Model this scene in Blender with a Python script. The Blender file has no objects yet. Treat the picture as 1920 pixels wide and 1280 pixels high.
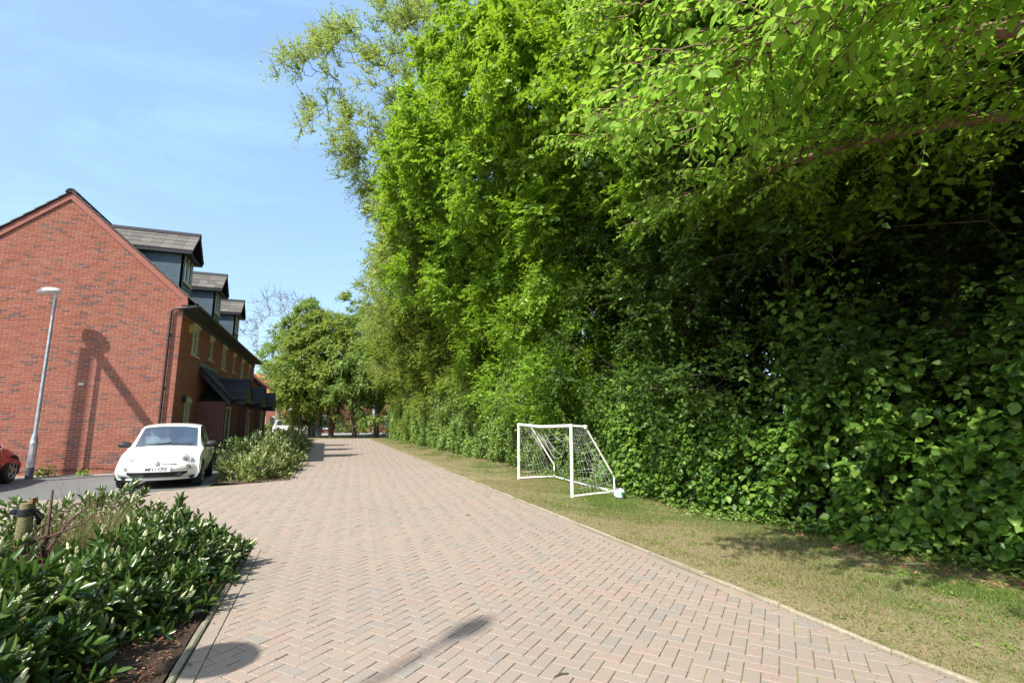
import bpy, math, random
import numpy as np
from mathutils import Vector, Matrix
from mathutils.bvhtree import BVHTree

S = bpy.context.scene
COL = S.collection
R = math.radians
rnd = random.Random(7)
rng = np.random.default_rng(11)
PI = math.pi

# ------------------------------------------------------------------ camera, world, sun, exposure
# world frame: +Y runs along the paved road, +X towards the hedge
cam = bpy.data.cameras.new("camera")
cam.sensor_width = 36.0
cam.lens = 17.55
cam.clip_end = 3000
cam.clip_start = 0.05
camo = bpy.data.objects.new("camera", cam)
camo.location = (0, 0, 1.55)
camo.rotation_euler = (R(90 + 9.1), 0, R(-20.2))
COL.objects.link(camo)
S.camera = camo
CAM = np.array([0, 0, 1.55])
CAMF = np.array([math.sin(R(20.2)), math.cos(R(20.2))])

SUN_EL = 46.0
SDIR = Vector((0.801, 0.599, 0)).normalized()          # horizontal travel of the light
W = bpy.data.worlds.new("World")
S.world = W
W.use_nodes = True
nt = W.node_tree
nt.nodes.clear()
wo = nt.nodes.new("ShaderNodeOutputWorld")
bg = nt.nodes.new("ShaderNodeBackground")
sky = nt.nodes.new("ShaderNodeTexSky")
sky.sky_type = 'NISHITA'
sky.sun_disc = False
sky.sun_elevation = R(SUN_EL)
sky.sun_rotation = math.atan2(-SDIR.x, -SDIR.y)
sky.air_density = 1.0
sky.dust_density = 2.0
sky.ozone_density = 1.3
bg.inputs['Strength'].default_value = 0.085
tc = nt.nodes.new("ShaderNodeTexCoord")
mp = nt.nodes.new("ShaderNodeMapping")
mp.inputs['Scale'].default_value = (1.6, 4.5, 7.0)
mp.inputs['Rotation'].default_value = (0.2, 0.5, 0.9)
nz = nt.nodes.new("ShaderNodeTexNoise")
nz.inputs['Scale'].default_value = 1.3
nz.inputs['Detail'].default_value = 9
nz.inputs['Roughness'].default_value = 0.62
nz.inputs['Distortion'].default_value = 0.6
cr = nt.nodes.new("ShaderNodeValToRGB")
cr.color_ramp.elements[0].position = 0.50
cr.color_ramp.elements[0].color = (0.20, 0.20, 0.20, 1)
cr.color_ramp.elements[1].position = 0.85
cr.color_ramp.elements[1].color = (0.34, 0.34, 0.34, 1)
mx = nt.nodes.new("ShaderNodeMix")
mx.data_type = 'RGBA'
mx.inputs['B'].default_value = (5.4, 9.0, 14.5, 1)
L_ = nt.links.new
L_(tc.outputs['Generated'], mp.inputs['Vector'])
L_(mp.outputs['Vector'], nz.inputs['Vector'])
L_(nz.outputs['Fac'], cr.inputs['Fac'])
L_(cr.outputs['Color'], mx.inputs['Factor'])
L_(sky.outputs['Color'], mx.inputs['A'])
L_(mx.outputs['Result'], bg.inputs['Color'])
L_(bg.outputs['Background'], wo.inputs['Surface'])

sl = bpy.data.lights.new("sun", 'SUN')
sl.energy = 3.5
sl.angle = R(0.6)
sl.color = (1.0, 0.95, 0.86)
so = bpy.data.objects.new("sun", sl)
so.rotation_euler = Vector((SDIR.x * math.cos(R(SUN_EL)), SDIR.y * math.cos(R(SUN_EL)), -math.sin(R(SUN_EL)))).to_track_quat('-Z', 'Y').to_euler()
so.location = (-20, -20, 40)
COL.objects.link(so)
S.view_settings.view_transform = 'Standard'
S.view_settings.look = 'None'
S.view_settings.gamma = 1
S.view_settings.exposure = 1.28
S.view_settings.use_curve_mapping = False
S.cycles.use_denoising = True
S.cycles.max_bounces = 8
S.cycles.diffuse_bounces = 3
S.cycles.transmission_bounces = 5
S.cycles.transparent_max_bounces = 6

# ------------------------------------------------------------------ helpers
def link(o, parent=None):
    COL.objects.link(o)
    if parent is not None:
        o.parent = parent
    return o

def root(name, label, cat, loc=(0, 0, 0), rz=0.0, group=None, scale=None):
    o = bpy.data.objects.new(name, None)
    o.empty_display_size = 0.2
    o.location = loc
    o.rotation_euler = (0, 0, rz)
    if scale is not None:
        o.scale = scale
    o['label'] = label
    o['category'] = cat
    if group:
        o['group'] = group
    return link(o)

def tag(o, label, cat, group=None):
    o['label'] = label
    o['category'] = cat
    if group:
        o['group'] = group
    return o

def mobj(name, me, mat=None, parent=None, loc=None, kind=None, label=None):
    o = bpy.data.objects.new(name, me)
    if mat is not None and me is not None and len(me.materials) == 0:
        me.materials.append(mat)
    if loc is not None:
        o.location = loc
    if kind:
        o['kind'] = kind
    if label:
        o['label'] = label
    return link(o, parent)

class MB:
    """collects shapes into one mesh"""
    def __init__(self, off=(0, 0, 0)):
        self.v = []
        self.f = []
        self.t = []
        self.off = off
        self.tint = 0.0
    def add(self, vs, fs):
        n = len(self.v)
        ox, oy, oz = self.off
        self.v.extend((x - ox, y - oy, z - oz) for x, y, z in vs)
        self.t.extend([self.tint] * len(vs))
        self.f.extend(tuple(i + n for i in f) for f in fs)
        return self
    def box(self, x0, x1, y0, y1, z0, z1, M=None):
        vs = [(x, y, z) for z in (z0, z1) for y in (y0, y1) for x in (x0, x1)]
        if M is not None:
            vs = [tuple(M @ Vector(v)) for v in vs]
        return self.add(vs, [(0, 2, 3, 1), (4, 5, 7, 6), (0, 1, 5, 4), (2, 6, 7, 3), (0, 4, 6, 2), (1, 3, 7, 5)])
    def tube(self, pts, rad, n=8, cap=True):
        pts = [Vector(p) for p in pts]
        if not hasattr(rad, '__len__'):
            rad = [rad] * len(pts)
        vs = []
        prev = None
        for i, p in enumerate(pts):
            a = pts[max(i - 1, 0)]
            b = pts[min(i + 1, len(pts) - 1)]
            d = (b - a)
            if d.length < 1e-9:
                d = Vector((0, 0, 1))
            d.normalize()
            if prev is None:
                ref = Vector((0, 0, 1)) if abs(d.z) < 0.9 else Vector((1, 0, 0))
                u = d.cross(ref).normalized()
            else:
                u = (prev - d * prev.dot(d))
                u = u.normalized() if u.length > 1e-6 else d.orthogonal().normalized()
            prev = u
            w = d.cross(u)
            for k in range(n):
                t = 2 * PI * k / n
                vs.append(tuple(p + (u * math.cos(t) + w * math.sin(t)) * rad[i]))
        fs = []
        m = len(pts)
        for i in range(m - 1):
            for k in range(n):
                k2 = (k + 1) % n
                fs.append((i * n + k, i * n + k2, (i + 1) * n + k2, (i + 1) * n + k))
        if cap:
            fs.append(tuple(range(n - 1, -1, -1)))
            fs.append(tuple((m - 1) * n + k for k in range(n)))
        return self.add(vs, fs)
    def lathe(self, prof, n=24, c=(0, 0, 0), M=None):
        vs = []
        for r, z in prof:
            for k in range(n):
                t = 2 * PI * k / n
                vs.append(Vector((r * math.cos(t), r * math.sin(t), z)))
        if M is not None:
            vs = [M @ v for v in vs]
        vs = [(v.x + c[0], v.y + c[1], v.z + c[2]) for v in vs]
        fs = []
        for i in range(len(prof) - 1):
            for k in range(n):
                k2 = (k + 1) % n
                fs.append((i * n + k, i * n + k2, (i + 1) * n + k2, (i + 1) * n + k))
        fs.append(tuple(range(n - 1, -1, -1)))
        fs.append(tuple((len(prof) - 1) * n + k for k in range(n)))
        return self.add(vs, fs)
    def prism(self, poly, axis, a0, a1):
        """poly: 2-D points; axis 'x','y','z' extrusion axis"""
        def P(p, a):
            return {'x': (a, p[0], p[1]), 'y': (p[0], a, p[1]), 'z': (p[0], p[1], a)}[axis]
        n = len(poly)
        vs = [P(p, a0) for p in poly] + [P(p, a1) for p in poly]
        fs = [tuple(range(n)), tuple(range(2 * n - 1, n - 1, -1))]
        for i in range(n):
            j = (i + 1) % n
            fs.append((i, i + n, j + n, j))
        return self.add(vs, fs)
    def mesh(self, name, smooth=False, recalc=True):
        me = bpy.data.meshes.new(name)
        me.from_pydata(self.v, [], self.f)
        at = me.attributes.new('tint', 'FLOAT', 'POINT')
        at.data.foreach_set('value', np.array(self.t, dtype=np.float32))
        if recalc:
            import bmesh
            bm = bmesh.new()
            bm.from_mesh(me)
            bmesh.ops.recalc_face_normals(bm, faces=bm.faces)
            bm.to_mesh(me)
            bm.free()
        if smooth:
            me.polygons.foreach_set('use_smooth', [True] * len(me.polygons))
            try:
                me.set_sharp_from_angle(angle=R(38))
            except Exception:
                pass
        me.update()
        return me
    def build(self, name, mat, parent=None, smooth=False, kind=None, label=None, loc=None, recalc=True):
        return mobj(name, self.mesh(name, smooth, recalc), mat, parent, loc, kind, label)

def np_mesh(name, V, F, tint=None, smooth=False):
    """V (n,3); F list of int arrays (m,k)"""
    me = bpy.data.meshes.new(name)
    V = np.ascontiguousarray(V, dtype=np.float32)
    me.vertices.add(len(V))
    me.vertices.foreach_set('co', V.ravel())
    F = [np.asarray(f, dtype=np.int32) for f in F if len(f)]
    tot = sum(f.size for f in F)
    me.loops.add(tot)
    me.loops.foreach_set('vertex_index', np.concatenate([f.ravel() for f in F]))
    cnt = np.concatenate([np.full(len(f), f.shape[1], dtype=np.int32) for f in F])
    st = np.concatenate([[0], np.cumsum(cnt)[:-1]]).astype(np.int32)
    me.polygons.add(len(cnt))
    me.polygons.foreach_set('loop_start', st)
    me.polygons.foreach_set('loop_total', cnt)
    if smooth:
        me.polygons.foreach_set('use_smooth', np.ones(len(cnt), dtype=bool))
    if tint is not None:
        at = me.attributes.new('tint', 'FLOAT', 'POINT')
        at.data.foreach_set('value', np.asarray(tint, dtype=np.float32))
    me.update(calc_edges=True)
    return me

# ------------------------------------------------------------------ materials
def new_mat(name):
    m = bpy.data.materials.new(name)
    m.use_nodes = True
    n = m.node_tree
    n.nodes.clear()
    out = n.nodes.new("ShaderNodeOutputMaterial")
    bs = n.nodes.new("ShaderNodeBsdfPrincipled")
    n.links.new(bs.outputs[0], out.inputs[0])
    return m, n, bs, out

def ramp(n, stops):
    r = n.nodes.new("ShaderNodeValToRGB")
    e = r.color_ramp.elements
    while len(e) < len(stops):
        e.new(0.5)
    for i, (p, c) in enumerate(stops):
        e[i].position = p
        e[i].color = (*c, 1)
    return r

def noise(n, scale, detail=4, coord='Object', rough=0.55, vec=None):
    t = n.nodes.new("ShaderNodeTexNoise")
    t.inputs['Scale'].default_value = scale
    t.inputs['Detail'].default_value = detail
    t.inputs['Roughness'].default_value = rough
    if vec is None:
        c = n.nodes.new("ShaderNodeTexCoord")
        vec = c.outputs[coord]
    n.links.new(vec, t.inputs['Vector'])
    return t

def mix(n, fac, a, b, blend='MIX'):
    m = n.nodes.new("ShaderNodeMix")
    m.data_type = 'RGBA'
    m.blend_type = blend
    for key, v in (('Factor', fac), ('A', a), ('B', b)):
        if hasattr(v, 'is_output'):
            n.links.new(v, m.inputs[key])
        elif key == 'Factor':
            m.inputs[key].default_value = v
        else:
            m.inputs[key].default_value = (*v, 1)
    return m.outputs['Result']

def bump(n, bs, h, strength, dist=0.01):
    b = n.nodes.new("ShaderNodeBump")
    b.inputs['Strength'].default_value = strength
    b.inputs['Distance'].default_value = dist
    n.links.new(h, b.inputs['Height'])
    n.links.new(b.outputs['Normal'], bs.inputs['Normal'])

def pm(name, col, rough=0.6, var=0.18, scale=9, bmp=0.0, metal=0.0, spec=0.4, coat=0.0, bscale=None):
    m, n, bs, _ = new_mat(name)
    t = noise(n, scale, 5)
    lo = tuple(c * (1 - var) for c in col)
    hi = tuple(min(1, c * (1 + var)) for c in col)
    r = ramp(n, [(0.3, lo), (0.7, hi)])
    n.links.new(t.outputs['Fac'], r.inputs['Fac'])
    n.links.new(r.outputs['Color'], bs.inputs['Base Color'])
    bs.inputs['Roughness'].default_value = rough
    bs.inputs['Metallic'].default_value = metal
    bs.inputs['Specular IOR Level'].default_value = spec
    bs.inputs['Coat Weight'].default_value = coat
    bs.inputs['Coat Roughness'].default_value = 0.03
    if bmp:
        t2 = noise(n, bscale or scale * 6, 4)
        bump(n, bs, t2.outputs['Fac'], bmp)
    return m

def key_of(n):
    """per-piece random: the mesh's tint attribute plus the object's random"""
    at = n.nodes.new("ShaderNodeAttribute")
    at.attribute_name = 'tint'
    oi = n.nodes.new("ShaderNodeObjectInfo")
    ad = n.nodes.new("ShaderNodeMath")
    ad.operation = 'ADD'
    n.links.new(at.outputs['Fac'], ad.inputs[0])
    n.links.new(oi.outputs['Random'], ad.inputs[1])
    fr = n.nodes.new("ShaderNodeMath")
    fr.operation = 'FRACT'
    n.links.new(ad.outputs[0], fr.inputs[0])
    return fr.outputs[0]

def leaf_mat(name, cols, trans=0.35, tcol=(0.25, 0.42, 0.03), rough=0.42, spec=0.35, use_obj=False):
    m, n, bs, out = new_mat(name)
    if use_obj:
        k = key_of(n)
    else:
        at = n.nodes.new("ShaderNodeAttribute")
        at.attribute_name = 'tint'
        k = at.outputs['Fac']
    r = ramp(n, [(i / (len(cols) - 1), c) for i, c in enumerate(cols)])
    n.links.new(k, r.inputs['Fac'])
    n.links.new(r.outputs['Color'], bs.inputs['Base Color'])
    bs.inputs['Roughness'].default_value = rough
    bs.inputs['Specular IOR Level'].default_value = spec
    tr = n.nodes.new("ShaderNodeBsdfTranslucent")
    c2 = mix(n, 0.6, r.outputs['Color'], tcol)
    n.links.new(c2, tr.inputs['Color'])
    ms = n.nodes.new("ShaderNodeMixShader")
    ms.inputs[0].default_value = trans
    n.links.new(bs.outputs[0], ms.inputs[1])
    n.links.new(tr.outputs[0], ms.inputs[2])
    n.links.new(ms.outputs[0], out.inputs[0])
    return m

def piece_mat(name, stops, rough=0.85, grain=60, gv=0.25, bmp=0.3, big=None):
    """bricks, blocks: colour by piece, grain within"""
    m, n, bs, _ = new_mat(name)
    k = key_of(n)
    r = ramp(n, stops)
    n.links.new(k, r.inputs['Fac'])
    ge = n.nodes.new("ShaderNodeNewGeometry")
    t = noise(n, grain, 4, vec=ge.outputs['Position'])
    g = ramp(n, [(0.3, (1 - gv,) * 3), (0.7, (1 + gv * 0.6,) * 3)])
    n.links.new(t.outputs['Fac'], g.inputs['Fac'])
    c = mix(n, 1.0, r.outputs['Color'], g.outputs['Color'], 'MULTIPLY')
    if big:
        t3 = noise(n, big[0], 5, vec=ge.outputs['Position'])
        r3 = ramp(n, [(big[1], (0, 0, 0)), (big[2], (big[4],) * 3)])
        n.links.new(t3.outputs['Fac'], r3.inputs['Fac'])
        c = mix(n, r3.outputs['Color'], c, big[3])
    n.links.new(c, bs.inputs['Base Color'])
    bs.inputs['Roughness'].default_value = rough
    bs.inputs['Specular IOR Level'].default_value = 0.25
    bump(n, bs, t.outputs['Fac'], bmp, 0.004)
    return m

M = {}
M['brick'] = piece_mat('brick', [(0.0, (0.275, 0.085, 0.054)), (0.30, (0.305, 0.104, 0.068)), (0.55, (0.255, 0.078, 0.051)),
                                 (0.78, (0.315, 0.120, 0.080)), (0.88, (0.165, 0.075, 0.062)), (1.0, (0.135, 0.082, 0.075))], 0.88, 45, 0.25, 0.35,
                       (0.5, 0.45, 0.8, (0.30, 0.135, 0.105), 0.35))
M['mortar'] = pm('mortar', (0.49, 0.34, 0.255), 0.95, 0.15, 14, 0.2)
M['paver'] = piece_mat('paver', [(0.0, (0.309, 0.243, 0.195)), (0.22, (0.296, 0.239, 0.197)), (0.42, (0.319, 0.239, 0.191)), (0.62, (0.286, 0.238, 0.197)), (0.8, (0.316, 0.253, 0.201)), (0.92, (0.273, 0.236, 0.201)), (1.0, (0.262, 0.233, 0.203))], 0.9, 90, 0.16, 0.3,
                       (0.30, 0.45, 0.75, (0.24, 0.205, 0.170), 0.6))
M['kerbstone'] = piece_mat('kerbstone', [(0, (0.30, 0.255, 0.185)), (0.5, (0.335, 0.285, 0.21)), (1, (0.27, 0.23, 0.165))], 0.92, 40, 0.3, 0.4,
                           (2.2, 0.45, 0.72, (0.16, 0.145, 0.085), 0.7))
M['tile'] = piece_mat('tile', [(0, (0.115, 0.105, 0.095)), (0.5, (0.16, 0.145, 0.128)), (1, (0.095, 0.085, 0.078))], 0.85, 30, 0.25, 0.3)
M['darktile'] = piece_mat('darktile', [(0, (0.035, 0.036, 0.04)), (0.5, (0.05, 0.05, 0.052)), (1, (0.03, 0.03, 0.034))], 0.8, 30, 0.25, 0.3)
M['redtile'] = piece_mat('redtile', [(0, (0.36, 0.10, 0.055)), (0.5, (0.42, 0.14, 0.08)), (1, (0.30, 0.085, 0.055))], 0.85, 30, 0.25, 0.3)
M['verge_red'] = pm('verge_red', (0.275, 0.103, 0.078), 0.8, 0.1, 6)
M['lead'] = pm('lead', (0.060, 0.095, 0.125), 0.5, 0.2, 3, 0.1)
M['flash'] = pm('flash', (0.16, 0.20, 0.20), 0.6, 0.2, 5)
M['black'] = pm('black', (0.018, 0.018, 0.020), 0.45, 0.15, 10)
M['soffit'] = pm('soffit', (0.055, 0.062, 0.058), 0.6, 0.15, 5)
M['rubber'] = pm('rubber', (0.018, 0.018, 0.018), 0.85, 0.2, 30)
M['frame'] = pm('frame', (0.60, 0.62, 0.52), 0.5, 0.06, 6)
M['sill'] = pm('sill', (0.55, 0.52, 0.44), 0.8, 0.1, 8)
M['white'] = pm('white', (0.78, 0.78, 0.76), 0.45, 0.05, 5)
M['goalwhite'] = pm('goalwhite', (0.72, 0.71, 0.69), 0.45, 0.16, 7)
M['netcord'] = pm('netcord', (0.62, 0.62, 0.58), 0.8, 0.1, 20)
M['galv'] = pm('galv', (0.42, 0.46, 0.48), 0.42, 0.22, 7, 0.0, 0.75)
M['galvdark'] = pm('galvdark', (0.08, 0.10, 0.12), 0.55, 0.3, 7, 0.0, 0.3)
M['lampdome'] = pm('lampdome', (0.60, 0.62, 0.62), 0.4, 0.1, 5)
M['kerbmoss'] = piece_mat('kerbmoss', [(0, (0.22, 0.20, 0.15)), (0.5, (0.25, 0.225, 0.165)), (1, (0.19, 0.175, 0.12))], 0.95, 40, 0.3, 0.4, (3.0, 0.45, 0.7, (0.13, 0.13, 0.06), 0.7))
M['timber'] = pm('timber', (0.17, 0.155, 0.07), 0.9, 0.4, 12, 0.5)
M['oldtimber'] = pm('oldtimber', (0.20, 0.16, 0.12), 0.9, 0.3, 12, 0.5)
M['bark'] = pm('bark', (0.095, 0.072, 0.052), 0.95, 0.45, 9, 0.8, bscale=30)
M['barkgrey'] = pm('barkgrey', (0.15, 0.125, 0.10), 0.95, 0.4, 9, 0.8, bscale=30)
M['twig'] = pm('twig', (0.16, 0.10, 0.068), 0.85, 0.3, 12)
M['redstem'] = pm('redstem', (0.095, 0.045, 0.034), 0.8, 0.35, 14)
M['carwhite'] = pm('carwhite', (0.80, 0.79, 0.74), 0.3, 0.02, 3, coat=0.8)
M['carred'] = pm('carred', (0.42, 0.008, 0.012), 0.3, 0.04, 3, coat=0.9)
M['chrome'] = pm('chrome', (0.55, 0.55, 0.56), 0.18, 0.05, 6, 0, 1.0)
M['alloy'] = pm('alloy', (0.42, 0.42, 0.43), 0.35, 0.1, 6, 0, 0.85)
M['plastic'] = pm('plastic', (0.03, 0.032, 0.036), 0.5, 0.1, 9)
M['bin'] = pm('bin', (0.075, 0.085, 0.10), 0.5, 0.12, 7)
M['lens'] = pm('lens', (0.55, 0.58, 0.56), 0.15, 0.12, 40, 0.0, 0.1, 0.8, coat=1.0)
M['lenssmall'] = pm('lenssmall', (0.32, 0.33, 0.33), 0.1, 0.15, 40, 0.0, 0.4, 0.8, coat=1.0)
M['platewhite'] = pm('platewhite', (0.72, 0.74, 0.74), 0.4, 0.03, 5)
M['badge'] = pm('badge', (0.30, 0.22, 0.24), 0.3, 0.1, 30, 0, 0.3)
M['cloth'] = pm('cloth', (0.55, 0.58, 0.54), 0.8, 0.15, 9)
M['yellow'] = pm('yellow', (0.55, 0.38, 0.06), 0.6, 0.1, 9)
M['flower'] = pm('flower', (0.50, 0.53, 0.29), 0.8, 0.28, 60, 0.5, bscale=120)
M['rust'] = pm('rust', (0.22, 0.10, 0.05), 0.9, 0.4, 10)
M['signface'] = pm('signface', (0.6, 0.6, 0.6), 0.5, 0.05, 5)

def glass_mat(name, col=(0.02, 0.03, 0.035), rough=0.04, spec=0.9):
    m, n, bs, _ = new_mat(name)
    bs.inputs['Base Color'].default_value = (*col, 1)
    bs.inputs['Roughness'].default_value = rough
    bs.inputs['Specular IOR Level'].default_value = spec
    bs.inputs['Coat Weight'].default_value = 0.6
    bs.inputs['Coat Roughness'].default_value = 0.02
    return m
M['pane'] = glass_mat('pane')
M['carglass'] = None

def clear_glass(name):
    m, n, bs, out = new_mat(name)
    tr = n.nodes.new("ShaderNodeBsdfTransparent")
    tr.inputs['Color'].default_value = (0.60, 0.68, 0.68, 1)
    gl = n.nodes.new("ShaderNodeBsdfGlossy")
    gl.inputs['Roughness'].default_value = 0.02
    ms = n.nodes.new("ShaderNodeMixShader")
    ms.inputs[0].default_value = 0.34
    n.links.new(tr.outputs[0], ms.inputs[1])
    n.links.new(gl.outputs[0], ms.inputs[2])
    n.links.new(ms.outputs[0], out.inputs[0])
    return m
M['carglass'] = clear_glass('carglass')

def ground_mat(name, layers, rough=0.95, bmp=0.5, bs_=40):
    """layers: list of (noise scale, lo, hi, colour); first is the base colour"""
    m, n, bs, _ = new_mat(name)
    ge = n.nodes.new("ShaderNodeNewGeometry")
    c = layers[0]
    for sc, lo, hi, col in layers[1:]:
        t = noise(n, sc, 6, vec=ge.outputs['Position'], rough=0.65)
        r = ramp(n, [(lo, (0, 0, 0)), (hi, (1, 1, 1))])
        n.links.new(t.outputs['Fac'], r.inputs['Fac'])
        c = mix(n, r.outputs['Color'], c, col)
    if hasattr(c, 'is_output'):
        n.links.new(c, bs.inputs['Base Color'])
    bs.inputs['Roughness'].default_value = rough
    bs.inputs['Specular IOR Level'].default_value = 0.2
    t = noise(n, bs_, 5, vec=ge.outputs['Position'], rough=0.7)
    bump(n, bs, t.outputs['Fac'], bmp, 0.02)
    return m
M['lawn'] = ground_mat('lawn', [(0.165, 0.155, 0.07), (0.8, 0.4, 0.65, (0.21, 0.18, 0.095)), (2.3, 0.5, 0.72, (0.22, 0.155, 0.105)), (5, 0.46, 0.62, (0.135, 0.14, 0.05)), (22, 0.45, 0.7, (0.26, 0.21, 0.12)), (40, 0.5, 0.68, (0.10, 0.085, 0.045)), (110, 0.45, 0.75, (0.31, 0.25, 0.155))])
M['soil'] = ground_mat('soil', [(0.055, 0.038, 0.028), (12, 0.4, 0.7, (0.095, 0.062, 0.043)), (45, 0.5, 0.75, (0.030, 0.022, 0.018)), (80, 0.6, 0.75, (0.24, 0.16, 0.11))], 0.95, 1.0, 50)
M['asphalt'] = ground_mat('asphalt', [(0.155, 0.155, 0.15), (0.7, 0.4, 0.7, (0.19, 0.185, 0.175)), (120, 0.45, 0.7, (0.11, 0.11, 0.11)), (3, 0.6, 0.8, (0.125, 0.12, 0.115))], 0.9, 0.5, 160)
M['joint'] = ground_mat('joint', [(0.17, 0.14, 0.10), (30, 0.45, 0.7, (0.11, 0.09, 0.065)), (0.9, 0.42, 0.58, (0.14, 0.17, 0.03)), (5, 0.50, 0.62, (0.22, 0.29, 0.035)), (2.3, 0.5, 0.6, (0.15, 0.125, 0.085))], 0.95, 0.5, 80)
M['paleroad'] = ground_mat('paleroad', [(0.34, 0.32, 0.29), (1, 0.4, 0.7, (0.28, 0.27, 0.25))], 0.9, 0.2)
M['concrete'] = ground_mat('concrete', [(0.40, 0.37, 0.33), (4, 0.4, 0.7, (0.33, 0.30, 0.26)), (60, 0.5, 0.7, (0.28, 0.26, 0.23))], 0.9, 0.3)

G_BRIGHT = [(0.08, 0.175, 0.012), (0.135, 0.26, 0.018), (0.195, 0.335, 0.028), (0.255, 0.395, 0.045)]
M['leaf_bright'] = leaf_mat('leaf_bright', G_BRIGHT, 0.45, (0.42, 0.60, 0.03))
M['leaf_lime'] = leaf_mat('leaf_lime', [(0.16, 0.31, 0.028), (0.22, 0.39, 0.040), (0.29, 0.46, 0.065), (0.18, 0.33, 0.032)], 0.50, (0.48, 0.76, 0.08), 0.5, 0.3, True)
M['leaf_oak'] = leaf_mat('leaf_oak', [(0.21, 0.32, 0.05), (0.28, 0.38, 0.07), (0.35, 0.43, 0.11), (0.23, 0.34, 0.06)], 0.42, (0.48, 0.56, 0.09), 0.55, 0.25)
M['leaf_far'] = leaf_mat('leaf_far', [(0.11, 0.19, 0.04), (0.16, 0.26, 0.055), (0.22, 0.32, 0.075), (0.27, 0.36, 0.10)], 0.40, (0.38, 0.52, 0.09))
M['leaf_far_yellow'] = leaf_mat('leaf_far_yellow', [(0.14, 0.20, 0.03), (0.20, 0.27, 0.04), (0.26, 0.33, 0.06), (0.31, 0.36, 0.09)], 0.40, (0.42, 0.52, 0.07))
M['leaf_mid'] = leaf_mat('leaf_mid', [(0.11, 0.165, 0.02), (0.16, 0.225, 0.028), (0.21, 0.275, 0.04), (0.26, 0.31, 0.06)], 0.42, (0.42, 0.54, 0.06))
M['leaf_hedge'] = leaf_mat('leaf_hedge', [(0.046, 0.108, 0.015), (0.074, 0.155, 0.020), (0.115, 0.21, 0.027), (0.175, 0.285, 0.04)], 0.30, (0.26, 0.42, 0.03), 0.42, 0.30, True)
M['leaf_painted_shade'] = leaf_mat('leaf_painted_shade', [(0.026, 0.055, 0.010), (0.042, 0.082, 0.012), (0.066, 0.115, 0.016)], 0.20, (0.18, 0.30, 0.02), 0.5, 0.2)  # leaf colour darkened to stand in for deep shade
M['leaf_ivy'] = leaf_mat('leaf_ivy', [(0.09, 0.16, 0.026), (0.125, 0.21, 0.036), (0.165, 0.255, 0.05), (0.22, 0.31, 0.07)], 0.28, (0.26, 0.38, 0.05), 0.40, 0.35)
M['leaf_laurel'] = leaf_mat('leaf_laurel', [(0.036, 0.075, 0.016), (0.050, 0.10, 0.020), (0.075, 0.135, 0.026), (0.125, 0.195, 0.040)], 0.16, (0.18, 0.30, 0.03), 0.27, 0.5, True)
M['leaf_skimmia'] = leaf_mat('leaf_skimmia', [(0.10, 0.15, 0.022), (0.15, 0.20, 0.035), (0.24, 0.28, 0.09), (0.12, 0.18, 0.03)], 0.25, (0.3, 0.4, 0.05), 0.4, 0.4)
M['leaf_weed'] = leaf_mat('leaf_weed', [(0.13, 0.24, 0.03), (0.2, 0.32, 0.05)], 0.35, (0.4, 0.5, 0.05))
M['leaf_yellow'] = leaf_mat('leaf_yellow', [(0.30, 0.32, 0.03), (0.4, 0.40, 0.05)], 0.3, (0.5, 0.5, 0.05))
M['blade'] = leaf_mat('blade', [(0.10, 0.175, 0.028), (0.14, 0.21, 0.045), (0.20, 0.225, 0.08), (0.31, 0.27, 0.14), (0.32, 0.26, 0.14)], 0.3, (0.3, 0.36, 0.06), 0.6, 0.2)
M['straw'] = leaf_mat('straw', [(0.20, 0.22, 0.06), (0.30, 0.25, 0.12), (0.38, 0.30, 0.16)], 0.25, (0.4, 0.36, 0.12), 0.7, 0.2)
M['deadleaf'] = leaf_mat('deadleaf', [(0.15, 0.07, 0.035), (0.24, 0.12, 0.065), (0.34, 0.20, 0.12)], 0.15, (0.3, 0.16, 0.06), 0.8, 0.2)

# ------------------------------------------------------------------ leaves (numpy)
SHAPES = {
    'rhomb': (np.array([(0, 0, 0), (.42, .5, .10), (1, 0, -.10), (.42, -.5, .10)]), [np.array([(0, 1, 2, 3)])]),
    'ovate': (np.array([(0, 0, 0), (.35, 0, -.03), (.7, 0, -.07), (1, 0, -.2),
                        (.16, .36, .05), (.45, .5, .07), (.78, .28, -.02), (.16, -.36, .05), (.45, -.5, .07), (.78, -.28, -.02)]),
              [np.array([(0, 4, 5, 1), (1, 5, 6, 2), (0, 1, 8, 7), (1, 2, 9, 8)]), np.array([(2, 6, 3), (2, 3, 9)])]),
    'ivy': (np.array([(0, 0, 0), (.12, .42, .04), (.38, .5, .05), (.52, .25, .03), (1, 0, -.1), (.52, -.25, .03), (.38, -.5, .05), (.12, -.42, .04), (.4, 0, -.04)]),
            [np.array([(0, 1, 2, 8), (8, 2, 3, 4), (0, 8, 6, 7), (8, 4, 5, 6)])]),
    'lance': (np.array([(0, 0, 0), (.35, 0, -.04), (.7, 0, -.03), (1, 0, -.02),
                        (.22, .38, .10), (.55, .5, .12), (.82, .3, .06), (.22, -.38, .10), (.55, -.5, .12), (.82, -.3, .06)]),
              [np.array([(0, 4, 5, 1), (1, 5, 6, 2), (0, 1, 8, 7), (1, 2, 9, 8)]), np.array([(2, 6, 3), (2, 3, 9)])]),
    'needle': (np.array([(0, .5, 0), (0, -.5, 0), (1, 0, .25)]), [np.array([(0, 1, 2)])]),
    'blade': (np.array([(0, .5, 0), (0, -.5, 0), (.55, .3, .1), (.55, -.3, .1), (1, 0, .38)]), [np.array([(0, 1, 3, 2)]), np.array([(2, 3, 4)])]),
}

def norm(a):
    return a / np.maximum(np.linalg.norm(a, axis=-1, keepdims=True), 1e-9)

def frames(D, N):
    D = norm(D)
    Sd = norm(np.cross(D, N))
    N2 = np.cross(Sd, D)
    return D, Sd, N2

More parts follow.
